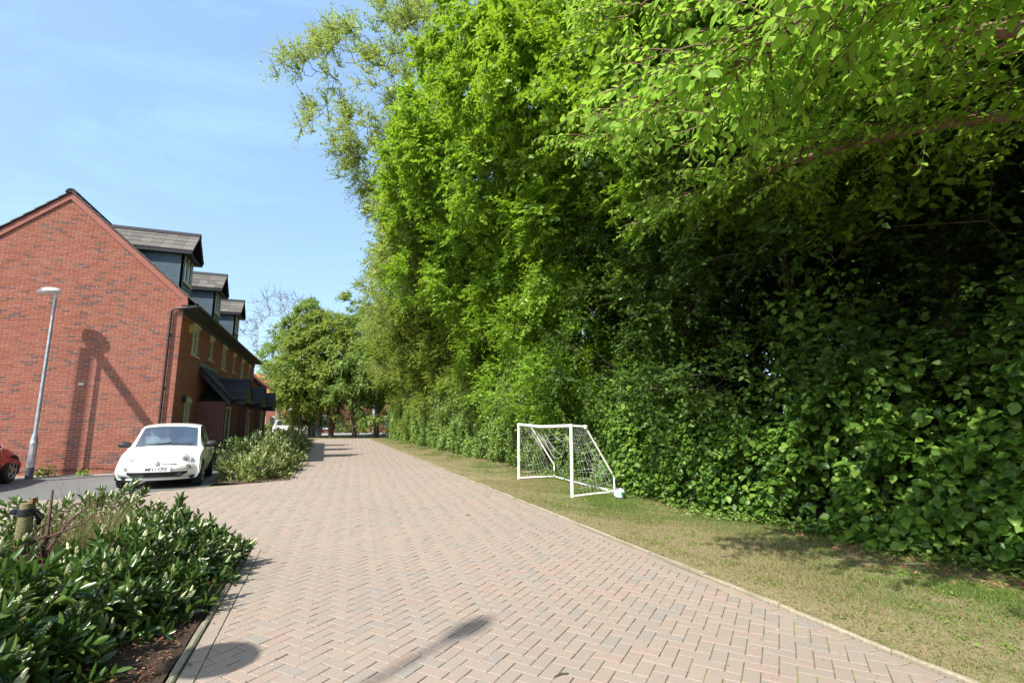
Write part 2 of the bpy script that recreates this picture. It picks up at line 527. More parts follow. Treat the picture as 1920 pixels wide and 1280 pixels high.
def leaf_arrays(P, D, N, Ln, Wd, shape):
    T, FS = SHAPES[shape]
    D, Sd, N2 = frames(D, N)
    n, k = len(P), len(T)
    Ln = np.broadcast_to(Ln, (n,))[:, None, None]
    Wd = np.broadcast_to(Wd, (n,))[:, None, None]
    V = P[:, None, :] + D[:, None, :] * (T[None, :, 0:1] * Ln) + Sd[:, None, :] * (T[None, :, 1:2] * Wd) + N2[:, None, :] * (T[None, :, 2:3] * Ln)
    base = (np.arange(n) * k)[:, None, None]
    F = [(f[None] + base).reshape(-1, f.shape[1]) for f in FS]
    return V.reshape(-1, 3), F, k

def leaf_mesh(name, P, D, N, Ln, Wd, shape, tint, smooth=True):
    V, F, k = leaf_arrays(P, D, N, Ln, Wd, shape)
    return np_mesh(name, V, F, np.repeat(tint, k), smooth)

_proto = {}
def leaf_objects(P, D, N, Ln, Wd, shape, mat, parent, name='leaf', off=(0, 0, 0)):
    key = (shape, mat.name)
    if key not in _proto:
        T, FS = SHAPES[shape]
        me = np_mesh(name, T, FS, np.zeros(len(T)), True)
        me.materials.append(mat)
        _proto[key] = me
    me = _proto[key]
    D, Sd, N2 = frames(D, N)
    Ln = np.broadcast_to(Ln, (len(P),))
    Wd = np.broadcast_to(Wd, (len(P),))
    for i in range(len(P)):
        o = bpy.data.objects.new(name, me)
        mt = Matrix(((D[i, 0] * Ln[i], Sd[i, 0] * Wd[i], N2[i, 0] * Ln[i], P[i, 0] - off[0]),
                     (D[i, 1] * Ln[i], Sd[i, 1] * Wd[i], N2[i, 1] * Ln[i], P[i, 1] - off[1]),
                     (D[i, 2] * Ln[i], Sd[i, 2] * Wd[i], N2[i, 2] * Ln[i], P[i, 2] - off[2]), (0, 0, 0, 1)))
        link(o, parent)
        o.matrix_basis = mt

def in_frame(P, margin=0.0):
    c, s = math.cos(R(9.1)), math.sin(R(9.1))
    fx = P[:, 0] * CAMF[1] - P[:, 1] * CAMF[0]
    fy = P[:, 0] * CAMF[0] + P[:, 1] * CAMF[1]
    z = P[:, 2] - 1.55
    d = fy * c + z * s
    u = -fy * s + z * c
    dd = np.maximum(d, 0.01)
    return (d > 0.1) & (np.abs(fx / dd) < 1.0256 + margin) & (np.abs(u / dd) < 0.684 + margin)

def rand_dirs(n):
    return norm(rng.normal(size=(n, 3)))

def sprays(C, Out, n_twig, n_leaf, twig_len, leaf_len, ratio, droop=0.25, up=0.8, spread=0.9):
    """clusters C with outward directions Out -> leaf arrays: twigs radiate from every cluster, leaves sit along them"""
    nC = len(C)
    T0 = np.repeat(C, n_twig, axis=0)
    O = np.repeat(Out, n_twig, axis=0)
    TD = norm(O * 0.75 + rand_dirs(len(T0)) * spread + np.array([0, 0, 0.12]))
    TL = twig_len * rng.uniform(0.5, 1.3, len(T0))
    ct = np.repeat(rng.uniform(0, 1, nC), n_twig)
    n = len(T0) * n_leaf
    u = np.tile(np.linspace(0.12, 1.0, n_leaf), len(T0)) + rng.uniform(-.06, .06, n)
    td = np.repeat(TD, n_leaf, axis=0)
    tl = np.repeat(TL, n_leaf)
    P = np.repeat(T0, n_leaf, axis=0) + td * (u * tl)[:, None]
    P[:, 2] -= droop * tl * u * u
    side = np.tile(np.where(np.arange(n_leaf) % 2 == 0, 1.0, -1.0), len(T0))
    sd = norm(np.cross(td, np.array([0, 0, 1.0])) + 1e-4)
    D = norm(td * 0.55 + sd * side[:, None] * 0.75 + rng.normal(size=(n, 3)) * 0.28 + np.array([0, 0, -droop]))
    N = norm(np.array([0, 0, up * .6]) + rng.normal(size=(n, 3)) * 0.42 + np.repeat(np.repeat(Out, n_twig, axis=0), n_leaf, axis=0) * 0.5)
    Ln = leaf_len * rng.uniform(0.6, 1.2, n)
    tint = np.clip(0.55 * np.repeat(ct, n_leaf) + 0.45 * rng.uniform(0, 1, n), 0, 1)
    return P, D, N, Ln, Ln * ratio, tint, (T0, TD, TL)

def ellipsoid_points(n, c, r, shell=0.55, zmin=None):
    """points in the outer part of an ellipsoid, with outward directions; lumpy surface"""
    d = rand_dirs(n)
    lump = 1 + 0.16 * np.sin(d[:, 0] * 5.1 + c[0]) * np.cos(d[:, 1] * 4.3 + c[1]) + 0.12 * np.sin(d[:, 2] * 7 + d[:, 0] * 3 + c[2])
    t = (shell ** 3 + (1 - shell ** 3) * rng.uniform(0, 1, n)) ** (1 / 3) * lump
    P = np.array(c) + d * np.array(r) * t[:, None]
    out = norm(d / np.array(r))
    if zmin is not None:
        k = P[:, 2] > zmin
        P, out = P[k], out[k]
    return P, out

def skeleton(mb, trunk, trunk_r, tips, base_r=0.03, n=5, sag=0.1, jitter=0.12, tip_r=0.008):
    """trunk polyline, then each tip joined to the nearest wood that lies nearer the trunk"""
    mb.tube(trunk, trunk_r, 9)
    nodes = [np.array(p, float) for p in trunk[1:]]
    nr = [r for r in trunk_r[1:]]
    t0 = np.array(trunk[len(trunk) // 2], float)
    order = np.argsort(np.linalg.norm(tips - t0, axis=1))
    A = np.array(nodes)
    for i in order:
        p = tips[i]
        dd = np.linalg.norm(A - p, axis=1) + 0.8 * np.maximum(A[:, 2] - p[2], 0)
        j = int(np.argmin(dd))
        q = A[j]
        L = np.linalg.norm(p - q)
        if L < 1e-3:
            continue
        r0 = min(nr[j] * 0.72, base_r * (0.4 + 0.35 * L))
        r0 = max(r0, tip_r * 1.3)
        m1 = q + (p - q) * 0.35 + rng.normal(size=3) * jitter * L * 0.5 + np.array([0, 0, -sag * L * .3 + 0.06 * L])
        m2 = q + (p - q) * 0.7 + rng.normal(size=3) * jitter * L * 0.5 + np.array([0, 0, 0.05 * L])
        mb.tube([q, m1, m2, p], [r0, r0 * 0.8, r0 * 0.55, tip_r], n, False)
        A = np.vstack([A, m1, m2, p])
        nr += [r0 * 0.8, r0 * 0.55, tip_r * 1.6]

# ------------------------------------------------------------------ the setting: ground, road, kerb, beds
def sheet(name, poly, z, mat, kind='structure', th=0.02):
    b = MB()
    b.prism(poly, 'z', z - th, z)
    o = b.build(name, mat, None)
    o['kind'] = kind
    return o

def patch(name, x0, x1, y0, y1, nx, ny, zf, mat, kind='structure'):
    X, Y = np.meshgrid(np.linspace(x0, x1, nx), np.linspace(y0, y1, ny))
    Z = zf(X, Y)
    V = np.stack([X.ravel(), Y.ravel(), Z.ravel()], 1)
    i = np.arange(nx * ny).reshape(ny, nx)
    F = np.stack([i[:-1, :-1].ravel(), i[:-1, 1:].ravel(), i[1:, 1:].ravel(), i[1:, :-1].ravel()], 1)
    me = np_mesh(name, V, [F], None, True)
    o = mobj(name, me, mat)
    o['kind'] = kind
    return o

def fnoise(X, Y, s, amp, seed=0):
    return amp * (np.sin(X * s + seed + 1.7 * np.sin(Y * s * .7)) * np.cos(Y * s * 1.13 + seed * 2) + 0.5 * np.sin(X * s * 2.3 + Y * s * 1.9 + seed))

sheet('ground', [(-900, -900), (900, -900), (900, 900), (-900, 900)], -0.09, M['lawn'])

ROAD_L, ROAD_R = -0.66, 3.555
DRIVE_Y = lambda x: 13.0 + max(0.0, (x + 4.6)) * 0.55       # front edge of the asphalt driveway
road = sheet('road', [(-0.80, -6), (3.70, -6), (3.70, 49.2), (-0.80, 49.2), (-0.80, 14.9), (-2.5, 14.35), (-4.6, 13.05), (-30, 13.0), (-30, 7.05), (-0.80, 7.05)], -0.0075, M['joint'], th=0.05)

def clip(poly, nx, ny, c):
    """keep nx*x+ny*y <= c"""
    out = []
    for i in range(len(poly)):
        a, b = poly[i], poly[(i + 1) % len(poly)]
        da, db = nx * a[0] + ny * a[1] - c, nx * b[0] + ny * b[1] - c
        if da <= 0:
            out.append(a)
        if (da < 0 < db) or (db < 0 < da):
            t = da / (da - db)
            out.append((a[0] + (b[0] - a[0]) * t, a[1] + (b[1] - a[1]) * t))
    return out

def block_shape(poly, z, ch=0.004, gap=0.0030, tilt=(0, 0)):
    cx = sum(p[0] for p in poly) / len(poly)
    cy = sum(p[1] for p in poly) / len(poly)
    def inset(d):
        o = []
        for x, y in poly:
            l = math.hypot(x - cx, y - cy)
            k = max(0.1, 1 - d * 1.5 / max(l, .02))
            o.append((cx + (x - cx) * k, cy + (y - cy) * k))
        return o
    A, B = inset(gap), inset(gap + ch)
    zz = lambda p, dz: z + dz + tilt[0] * (p[0] - cx) + tilt[1] * (p[1] - cy)
    n = len(poly)
    vs = [(x, y, zz((x, y), -0.02)) for x, y in A] + [(x, y, zz((x, y), -ch * .7)) for x, y in A] + [(x, y, zz((x, y), 0)) for x, y in B]
    fs = [tuple(range(2 * n, 3 * n))]
    for i in range(n):
        j = (i + 1) % n
        fs.append((i, j, j + n, i + n))
        fs.append((i + n, j + n, j + 2 * n, i + 2 * n))
    return vs, fs

def area(p):
    return 0.5 * abs(sum(p[i][0] * p[(i + 1) % len(p)][1] - p[(i + 1) % len(p)][0] * p[i][1] for i in range(len(p))))

blocks = []
th = R(42)
ct, st_ = math.cos(th), math.sin(th)
u = 0.1015
def to_w(i, j):
    x, y = i * u, j * u
    return (x * ct - y * st_ + 0.37, x * st_ + y * ct + 0.21)
NI = 420
for i in range(-260, NI):
    for j in range(-120, NI):
        d = (i - j) % 4
        if d == 0:
            q = [(i, j), (i + 2, j), (i + 2, j + 1), (i, j + 1)]
        elif d == 3:
            q = [(i, j), (i + 1, j), (i + 1, j + 2), (i, j + 2)]
        else:
            continue
        c = to_w(sum(p[0] for p in q) / 4, sum(p[1] for p in q) / 4)
        if not (-13.5 < c[0] < 3.7 and 0.8 < c[1] < 48.9):
            continue
        left = c[0] < ROAD_L
        yb = DRIVE_Y(c[0])
        edge_l = -0.80 < c[0] < ROAD_L and not (7.1 < c[1] < 15.0)
        if left and not edge_l and not (7.0 < c[1] < yb + .1):
            continue
        poly = [to_w(*p) for p in q]
        if c[0] > 3.3:
            poly = clip(poly, 1, 0, ROAD_R)
        if edge_l or (not left and c[0] < -0.5 and (c[1] < 7.1 or c[1] > 15.1)):
            poly = clip(poly, -1, 0, -ROAD_L)
        if left and not edge_l and c[1] < 7.3 and len(poly) > 2:
            poly = clip(poly, 0, -1, -7.1)
        if left and not edge_l and c[1] > yb - 0.2 and len(poly) > 2:
            poly = clip(poly, -0.55 if c[0] > -4.6 else 0, 1, 13.0 + (4.6 * .55 if c[0] > -4.6 else 0))
        if len(poly) < 3 or area(poly) < 0.002:
            continue
        blocks.append((poly, c))
for y in np.arange(0.6, 49, 0.203):                         # one straight course along the kerb
    blocks.append(([(3.56, y), (3.662, y), (3.662, y + .203), (3.56, y + .203)], (3.61, y)))
for k in range(-2, 36):                                     # the course along the near planting bed
    y = 0.2 + k * 0.203
    if 0.6 < y < 7.0:
        blocks.append(([(-.765, y), (-.663, y), (-.663, y + .203), (-.765, y + .203)], (-.7, y)))
for y in np.arange(15.0, 48.8, 0.203):
    blocks.append(([(-.765, y), (-.663, y), (-.663, y + .203), (-.765, y + .203)], (-.7, y)))
bp = np.array([(c[0], c[1], 0.0) for _, c in blocks])
vis = in_frame(bp, 0.03)
dist = np.linalg.norm(bp - CAM, axis=1)
dist[~vis] += 500
order = np.argsort(dist)
rest = MB()
for rank, k in enumerate(order):
    poly, c = blocks[k]
    if dist[k] > 500 and not (-3 < c[1] < 50):
        continue
    z = rnd.gauss(0, 0.0012)
    tl = (rnd.gauss(0, .006), rnd.gauss(0, .006))
    if rank < 300:
        b = MB((c[0], c[1], 0))
        b.tint = rnd.random()
        b.add(*block_shape(poly, z, tilt=tl))
        b.build('paver', M['paver'], road, loc=(c[0], c[1], 0), recalc=False)
    else:
        rest.tint = rnd.random()
        rest.add(*block_shape(poly, z, tilt=tl))
rest.build('paving_blocks', M['paver'], road, kind='stuff', recalc=False)

# asphalt driveway in front of the gable, concrete strip along the wall foot
sheet('driveway', [(-30, 13.03), (-4.6, 13.08), (-2.6, 14.35), (-2.6, 18.6), (-30, 18.6)], -0.006, M['asphalt'], th=0.06)
sheet('pavement', [(-30, 18.42), (-4.5, 18.42), (-4.5, 18.6), (-30, 18.6)], 0.012, M['concrete'], th=0.05)

# right-hand kerb edging, stone by stone
kerb = MB().box(3.672, 3.722, -6, 49.2, -0.12, -0.004).build('kerb', M['soil'])
kerb['kind'] = 'structure'
kme = []
for v in range(3):
    b = MB()
    n = 7
    for i in range(n - 1):
        y0, y1 = -.45 + i * .9 / (n - 1), -.45 + (i + 1) * .9 / (n - 1)
        pr = lambda y: [(-.027, -.08), (.027, -.08), (.027 + .002 * math.sin(9 * y + v), .022 + .003 * math.sin(7 * y + v * 2)), (.012, .030 + .003 * math.sin(11 * y + v)), (-.014, .030 + .003 * math.sin(8 * y + v)), (-.027 + .002 * math.sin(13 * y + v), .020)]
        A, B = pr(y0), pr(y1)
        vs = [(p[0], y0 + (.003 if i == 0 else 0), p[1]) for p in A] + [(p[0], y1 - (.003 if i == n - 2 else 0), p[1]) for p in B]
        m = len(A)
        fs = [(k, (k + 1) % m, (k + 1) % m + m, k + m) for k in range(m)]
        if i == 0:
            fs.append(tuple(range(m)))
        if i == n - 2:
            fs.append(tuple(range(2 * m - 1, m - 1, -1)))
        b.add(vs, fs)
    kme.append(b.mesh('kerb_stone'))
    kme[-1].materials.append(M['kerbstone'])
for i in range(53):
    y = 1.2 + i * 0.905
    o = mobj('kerb_stone', kme[i % 3], None, kerb, (3.697 + rnd.gauss(0, .003), y, rnd.gauss(0, .003)))
    o.rotation_euler = (rnd.gauss(0, .004), rnd.gauss(0, .02), rnd.gauss(0, .004))
# pale kerb between the second bed and the road
kl = MB().box(-0.842, -0.772, 15.2, 49, -0.1, -0.008).build('kerb', M['soil'])
kl['kind'] = 'structure'
for i in range(37):
    o = mobj('kerb_stone', kme[i % 3], None, kl, (-0.806, 15.7 + i * .905, rnd.gauss(0, .003)))
    o.scale = (1.25, 1, 1)

# grass verge and its worn grass
def verge_z(X, Y):
    edge = np.clip((X - 3.73) / .25, 0, 1)
    return -0.01 + 0.028 * edge + 0.012 * np.clip((X - 4.2) / 2, 0, 1) * 2 + fnoise(X, Y, 2.1, .010, 1) * edge + fnoise(X, Y, 7.0, .005, 3) * edge
patch('grass_verge', 3.725, 9.5, -6, 62, 70, 420, verge_z, M['lawn'])
patch('lawn', -3.2, 3.725, 49.3, 62, 40, 50, lambda X, Y: -0.01 + fnoise(X, Y, 1.1, .015, 2), M['lawn'])
def blades(n, x0, x1, y0, y1, h, w, zf, bare=0.0, seed=0):
    X = rng.uniform(x0, x1, n)
    Y = rng.uniform(y0, y1, n)
    dens = 0.5 + 0.35 * np.sin(X * 2.7 + seed + np.sin(Y * 1.9)) + 0.35 * np.sin(Y * 1.6 + 2 * np.sin(X * 3.1)) + 0.15 * np.sin(X * 9 + Y * 7)
    dens -= 0.55 * np.exp(-((X - 3.78) / .16) ** 2)
    k = rng.uniform(0, 1, n) < np.clip(dens - bare, .28, 1)
    X, Y, dens = X[k], Y[k], dens[k]
    n = len(X)
    Z = zf(X, Y) if callable(zf) else np.full(n, zf)
    P = np.stack([X, Y, Z], 1)
    D = norm(rng.normal(size=(n, 3)) * .75 + np.array([0, 0, .75]))
    D[:, 2] = np.abs(D[:, 2])
    N = rand_dirs(n)
    g = np.clip(rng.uniform(-.25, .8, n) + 0.45 * np.sin(X * 1.3 + 1.1 * np.sin(Y * .9)) + .2, 0, 1)
    return P, D, N, h * rng.uniform(.4, 1.3, n) * (0.6 + .5 * np.clip(dens, 0, 1)), w * rng.uniform(.7, 1.3, n), g
P, D, N, l, w, t = blades(420000, 3.74, 6.6, 1.2, 13, .046, .0062, verge_z, -.05)
P2, D2, N2, l2, w2, t2 = blades(130000, 3.74, 6.2, 13, 50, .045, .012, verge_z, .0)
P3, D3, N3, l3, w3, t3 = blades(25000, -3, 6.0, 49.2, 60, .06, .02, -0.01)
cat = lambda *a: np.concatenate(a)
me = leaf_mesh('grass', cat(P, P2, P3), cat(D, D2, D3), cat(N, N2, N3), cat(l, l2, l3), cat(w, w2, w3), 'needle', 1 - cat(t, t2, t3), False)
mobj('grass', me, M['blade'], kind='stuff')
P, D, N, l, w, t = blades(9000, 3.705, 3.775, 1.2, 16, .055, .006, .012, -.9)
D = norm(D + np.array([-.55, 0, 0]))
mobj('edge_grass', leaf_mesh('edge_grass', P, D, N, l, w, 'needle', 1 - t, False), M['blade'], kind='stuff')
# moss and weeds in the joints by the kerb
P, D, N, l, w, t = blades(2600, 3.655, 3.69, 1, 20, .02, .006, -0.004)
mobj('moss_tufts', leaf_mesh('moss_tufts', P, D, N, l, w, 'blade', t * .25, False), M['blade'], kind='stuff')
# dead leaves below the hedge
n = 4200
X = np.where(rng.uniform(0, 1, n) < .95, rng.normal(6.12, .26, n), rng.uniform(3.75, 6.3, n))
Y = 1.5 + 30 * rng.uniform(0, 1, n) ** 1.7
P = np.stack([X, Y, verge_z(X, Y) + rng.uniform(.006, .03, n)], 1)
D = norm(rng.normal(size=(n, 3)) * np.array([1, 1, .25]))
mobj('leaf_litter', leaf_mesh('leaf_litter', P, D, norm(rng.normal(size=(n, 3)) * .5 + np.array([0, 0, 1.])), rng.uniform(.02, .06, n), rng.uniform(.012, .035, n), 'ovate', rng.uniform(0, 1, n)), M['deadleaf'], kind='stuff')
# crumbs and bud scales blown over the paving
n = 420
X = rng.uniform(-.6, 3.6, n)
Y = 2.2 + 16 * rng.uniform(0, 1, n) ** 1.6
P = np.stack([X, Y, np.full(n, .003)], 1)
mobj('leaf_crumbs', leaf_mesh('leaf_crumbs', P, norm(rng.normal(size=(n, 3)) * np.array([1, 1, .12])), np.tile([0.05, 0.02, 1.], (n, 1)), rng.uniform(.006, .022, n), rng.uniform(.004, .010, n), 'rhomb', rng.uniform(0, 1, n)), M['deadleaf'], kind='stuff')
n = 150
P = np.stack([rng.uniform(-.6, 3.6, n), 2.2 + 9 * rng.uniform(0, 1, n) ** 1.4, np.full(n, .003)], 1)
mobj('pebbles', leaf_mesh('pebbles', P, norm(rng.normal(size=(n, 3)) * np.array([1, 1, .1])), np.tile([0.05, 0.02, 1.], (n, 1)), rng.uniform(.006, .013, n), rng.uniform(.006, .012, n), 'ivy', rng.uniform(0, 1, n)), M['platewhite'], kind='stuff')

n = 9000
X = rng.uniform(3.75, 6.1, n)
Y = 1.5 + 14 * rng.uniform(0, 1, n) ** 1.4
k = rng.uniform(0, 1, n) < np.clip(.45 + .5 * np.sin(X * 3.3 + 1.5 * np.sin(Y * 1.2)) * np.sin(Y * 2.4) + .6 * np.exp(-((X - 3.8) / .2) ** 2), .05, 1)
X, Y = X[k], Y[k]
n = len(X)
P = np.stack([X, Y, verge_z(X, Y) + rng.uniform(.004, .022, n)], 1)
mobj('grass_litter', leaf_mesh('grass_litter', P, norm(rng.normal(size=(n, 3)) * np.array([1, 1, .2])), norm(rng.normal(size=(n, 3)) * .5 + np.array([0, 0, 1.])), rng.uniform(.012, .035, n), rng.uniform(.004, .012, n), 'rhomb', rng.uniform(0, 1, n) ** 1.5, False), M['deadleaf'], kind='stuff')
# broad-leaved weeds in the turf
n = 2600
cx_, cy_ = rng.uniform(3.85, 6.0, 130), 1.6 + 11 * rng.uniform(0, 1, 130) ** 1.3
q = rng.integers(0, 130, n)
X, Y = cx_[q] + rng.normal(0, .05, n), cy_[q] + rng.normal(0, .05, n)
P = np.stack([X, Y, verge_z(X, Y) + rng.uniform(.008, .03, n)], 1)
mobj('turf_weeds', leaf_mesh('turf_weeds', P, norm(rng.normal(size=(n, 3)) * np.array([1, 1, .35])), norm(rng.normal(size=(n, 3)) * .35 + np.array([0, 0, 1.])), rng.uniform(.015, .045, n), rng.uniform(.010, .024, n), 'ivy', rng.uniform(0, 1, n)), M['leaf_weed'], kind='stuff')

# planting beds
def bed_z(X, Y):
    return 0.02 + 0.05 * np.clip((-.85 - X) / .5, 0, 1) + fnoise(X, Y, 6, .010, 5) + fnoise(X, Y, 17, .006, 7)
patch('planting_bed', -5.6, -0.83, -2, 7.03, 110, 200, bed_z, M['soil'])
patch('planting_bed', -2.85, -0.845, 14.9, 47, 40, 300, lambda X, Y: -0.03 + .06 * np.clip(np.minimum(np.minimum(X + 2.85, -.845 - X), Y - 14.9) / .22, 0, 1) + fnoise(X, Y, 5, .010, 5), M['soil'])
eb = MB().box(-.822, -.775, -2, 7.05, -.1, -.01).build('kerb', M['soil'])
eb['kind'] = 'structure'
kmoss = [m.copy() for m in kme]
for m in kmoss:
    m.materials.clear()
    m.materials.append(M['kerbmoss'])
for i in range(9):
    o = mobj('kerb_stone', kmoss[i % 3], None, eb, (-0.797, -.2 + i * .905, -.016 + rnd.gauss(0, .004)))
    o.scale = (.9, 1, 1)
n = 16000
X = rng.uniform(-3.6, -.72, n)
Y = rng.uniform(1.5, 7.0, n)
k = (X < -.86) | (rng.uniform(0, 1, n) < .05)
X, Y = X[k], Y[k]
n = len(X)
P = np.stack([X, Y, bed_z(X, Y) * (X < -.83) + .012], 1)
mobj('bark_mulch', leaf_mesh('bark_mulch', P, norm(rng.normal(size=(n, 3)) * np.array([1, 1, .35])), norm(rng.normal(size=(n, 3)) * .6 + np.array([0, 0, 1.])), rng.uniform(.012, .045, n), rng.uniform(.008, .018, n), 'rhomb', rng.uniform(0, 1, n) ** 1.6, False), M['deadleaf'], kind='stuff')
P, D, N, l, w, t = blades(3500, -2.6, -.85, 14.6, 15.9, .05, .008, .03, seed=3)
mobj('bed_grass', leaf_mesh('bed_grass', P, D, N, l, w, 'blade', np.clip(1 - t * .5, 0, 1), False), M['blade'], kind='stuff')
# road crossing beyond the trees
sheet('far_road', [(-60, 62), (60, 62), (60, 69), (-60, 69)], -0.03, M['paleroad'])
sheet('far_pavement', [(-60, 69), (60, 69), (60, 71), (-60, 71)], 0.06, M['concrete'], th=0.1)

# ------------------------------------------------------------------ terraced house
HX, HY0, HY1 = -4.56, 18.6, 36.1          # facade plane, gable plane, far end
DEP = 6.6
EAVE, RIDGE = 5.62, 8.60
RX = HX - DEP / 2
SL = (RIDGE - EAVE) / (DEP / 2)
house = root('terraced_house', 'long red brick terrace with three grey dormers and dark porch roofs', 'house', (HX, HY0, 0))
def hp(mb, name, mat, parent=None, off=None, **k):
    return mb.build(name, mat, parent or house, loc=None, **k)
HO = (HX, HY0, 0)
gy = HY0
BL, BH, PX, PZ = .2155, .0655, .2265, .0752
# gable core
g = MB(HO)
g.prism([(HX - .012, 0), (HX - .012, EAVE - .02), (RX, RIDGE - .03), (HX - DEP, EAVE - .02), (HX - DEP, 0)], 'y', gy + .005, gy + .30)
gable = hp(g, 'gable_wall', M['mortar'])
gb_ = []
zc = 0.0
row = 0
while zc < RIDGE - .08:
    z0, z1 = zc + .005, zc + .005 + BH
    if z1 > EAVE - .05:
        half = max(0, (RIDGE - .06 - z1) / SL)
        xa, xb = RX - half, RX + half
    else:
        xa, xb = HX - DEP, HX
    x = HX - (0 if row % 2 == 0 else PX / 2) + (0 if row % 2 == 0 else 0)
    if row % 2:
        if xb >= HX - .01:
            gb_.append((HX - PX / 2 + .011, HX, z0, z1))
    while x > xa:
        a, b = max(x - BL, xa), min(x, xb)
        if b - a > .03:
            gb_.append((a, b, z0, z1))
        x -= PX
    row += 1
    zc += PZ
streak = {}
def brick_tint(x, z):
    # runs of darker burnt bricks, as in the photo's bands
    t = rnd.random() * .8
    r = int(z / PZ)
    if (r * 7919 % 13 in (2, 5, 6)) and math.sin(x * 1.9 + r * 2.1) > .25 and rnd.random() < .75:
        t = .86 + rnd.random() * .13
    elif rnd.random() < .05:
        t = .85 + rnd.random() * .15
    return t
def brick_faces(mb, a, b, z0, z1, y, pr=.0):
    ch = .004
    vs = [(a, y + .012, z0), (b, y + .012, z0), (b, y + .012, z1), (a, y + .012, z1),
          (a + .001, y + ch - pr, z0 + .001), (b - .001, y + ch - pr, z0 + .001), (b - .001, y + ch - pr, z1 - .001), (a + .001, y + ch - pr, z1 - .001),
          (a + ch, y - pr, z0 + ch), (b - ch, y - pr, z0 + ch), (b - ch, y - pr, z1 - ch), (a + ch, y - pr, z1 - ch)]
    fs = [(8, 9, 10, 11)]
    for o in (0, 4):
        for i in range(4):
            j = (i + 1) % 4
            fs.append((o + i, o + j, o + 4 + j, o + 4 + i))
    mb.add(vs, fs)
pts = np.array([((a + b) / 2, gy, (z0 + z1) / 2) for a, b, z0, z1 in gb_])
dd = np.linalg.norm(pts - CAM, axis=1) + 100 * ~in_frame(pts)
dd += 100 * ((pts[:, 2] < 1.45) & (pts[:, 0] > -6.0))            # behind the car
sel = set(np.argsort(dd)[:300].tolist())
rest = MB(HO)
for i, (a, b, z0, z1) in enumerate(gb_):
    pr = rnd.uniform(0, .0035)
    if i in sel:
        q = MB(HO)
        q.tint = 0.0
        brick_faces(q, a, b, z0, z1, gy, pr)
        q.tint = 0
        me = q.mesh('brick', recalc=False)
        o = mobj('brick', me, M['brick'], gable)
        # object random gives these their colour; shift burnt runs by tint
    else:
        rest.tint = brick_tint((a + b) / 2, z0)
        brick_faces(rest, a, b, z0, z1, gy, pr)
rest.build('brickwork', M['brick'], gable, kind='stuff', recalc=False)
# movement/damp-course line
q = MB(HO).box(HX - DEP, HX - .02, gy - .003, gy + .012, .1502, .1565)
hp(q, 'damp_course', M['black'])

# facade with window openings
WIN = []
for k in range(3):
    WIN.append((20.08 + 5.48 * k, 21.12 + 5.48 * k, 3.90, 4.88, 'w'))
    WIN.append((22.86 + 5.48 * k, 23.66 + 5.48 * k, 4.03, 4.86, 'n'))
WIN.append((19.95, 20.82, 1.05, 2.2, 'w'))
ys = sorted({HY0, HY1, *[w[0] for w in WIN], *[w[1] for w in WIN]})
zs = sorted({0, EAVE, *[w[2] for w in WIN], *[w[3] for w in WIN]})
f = MB(HO)
for i in range(len(ys) - 1):
    for j in range(len(zs) - 1):
        yc, z_ = (ys[i] + ys[i + 1]) / 2, (zs[j] + zs[j + 1]) / 2
        if any(w[0] < yc < w[1] and w[2] < z_ < w[3] for w in WIN):
            continue
        x = HX - .005
        f.add([(x, ys[i], zs[j]), (x, ys[i + 1], zs[j]), (x, ys[i + 1], zs[j + 1]), (x, ys[i], zs[j + 1])], [(0, 1, 2, 3)])
for y0, y1, z0, z1, _ in WIN:
    a, b = HX - .012, HX - .14
    f.add([(a, y0, z0), (b, y0, z0), (b, y0, z1), (a, y0, z1)], [(0, 1, 2, 3)])
    f.add([(a, y1, z0), (b, y1, z0), (b, y1, z1), (a, y1, z1)], [(0, 1, 2, 3)])
    f.add([(a, y0, z0), (b, y0, z0), (b, y1, z0), (a, y1, z0)], [(0, 1, 2, 3)])
    f.add([(a, y0, z1), (b, y0, z1), (b, y1, z1), (a, y1, z1)], [(0, 1, 2, 3)])
f.box(HX - DEP, HX - DEP + .3, HY0 + .31, HY1, 0, EAVE)
f.box(HX - DEP + .3, HX - .02, HY1 - .3, HY1, 0, EAVE)
facade = hp(f, 'front_wall', M['mortar'])
rest = MB(HO)
zc, row = 0.0, 0
while zc < EAVE - .1:
    z0, z1 = zc + .005, zc + .005 + BH
    y = HY0 - (PX / 2 if row % 2 else 0)
    while y < HY1:
        segs = [(max(y, HY0 + .012), min(y + BL, HY1))]
        for w in WIN:
            top = w[3] + (.0 if w[4] == 'n' else .0)
            if z1 > w[2] and z0 < top + .16:
                ns = []
                for a, b in segs:
                    lo, hi = w[0] - (.05 if z0 > w[3] - .02 else 0), w[1] + (.05 if z0 > w[3] - .02 else 0)
                    if b <= lo or a >= hi:
                        ns.append((a, b))
                    else:
                        if a < lo:
                            ns.append((a, lo))
                        if b > hi:
                            ns.append((hi, b))
                segs = ns
        for a, b in segs:
            if b - a > .03:
                rest.tint = brick_tint(a, z0)
                ch, pr = .004, rnd.uniform(0, .003)
                x0, x1 = HX - .012, HX + pr
                rest.add([(x0, a, z0), (x0, b, z0), (x0, b, z1), (x0, a, z1), (x1, a + ch, z0 + ch), (x1, b - ch, z0 + ch), (x1, b - ch, z1 - ch), (x1, a + ch, z1 - ch)],
                         [(4, 5, 6, 7), (0, 1, 5, 4), (1, 2, 6, 5), (2, 3, 7, 6), (3, 0, 4, 7)])
        y += PX
    row += 1
    zc += PZ
rest.build('brickwork', M['brick'], facade, kind='stuff', recalc=False)

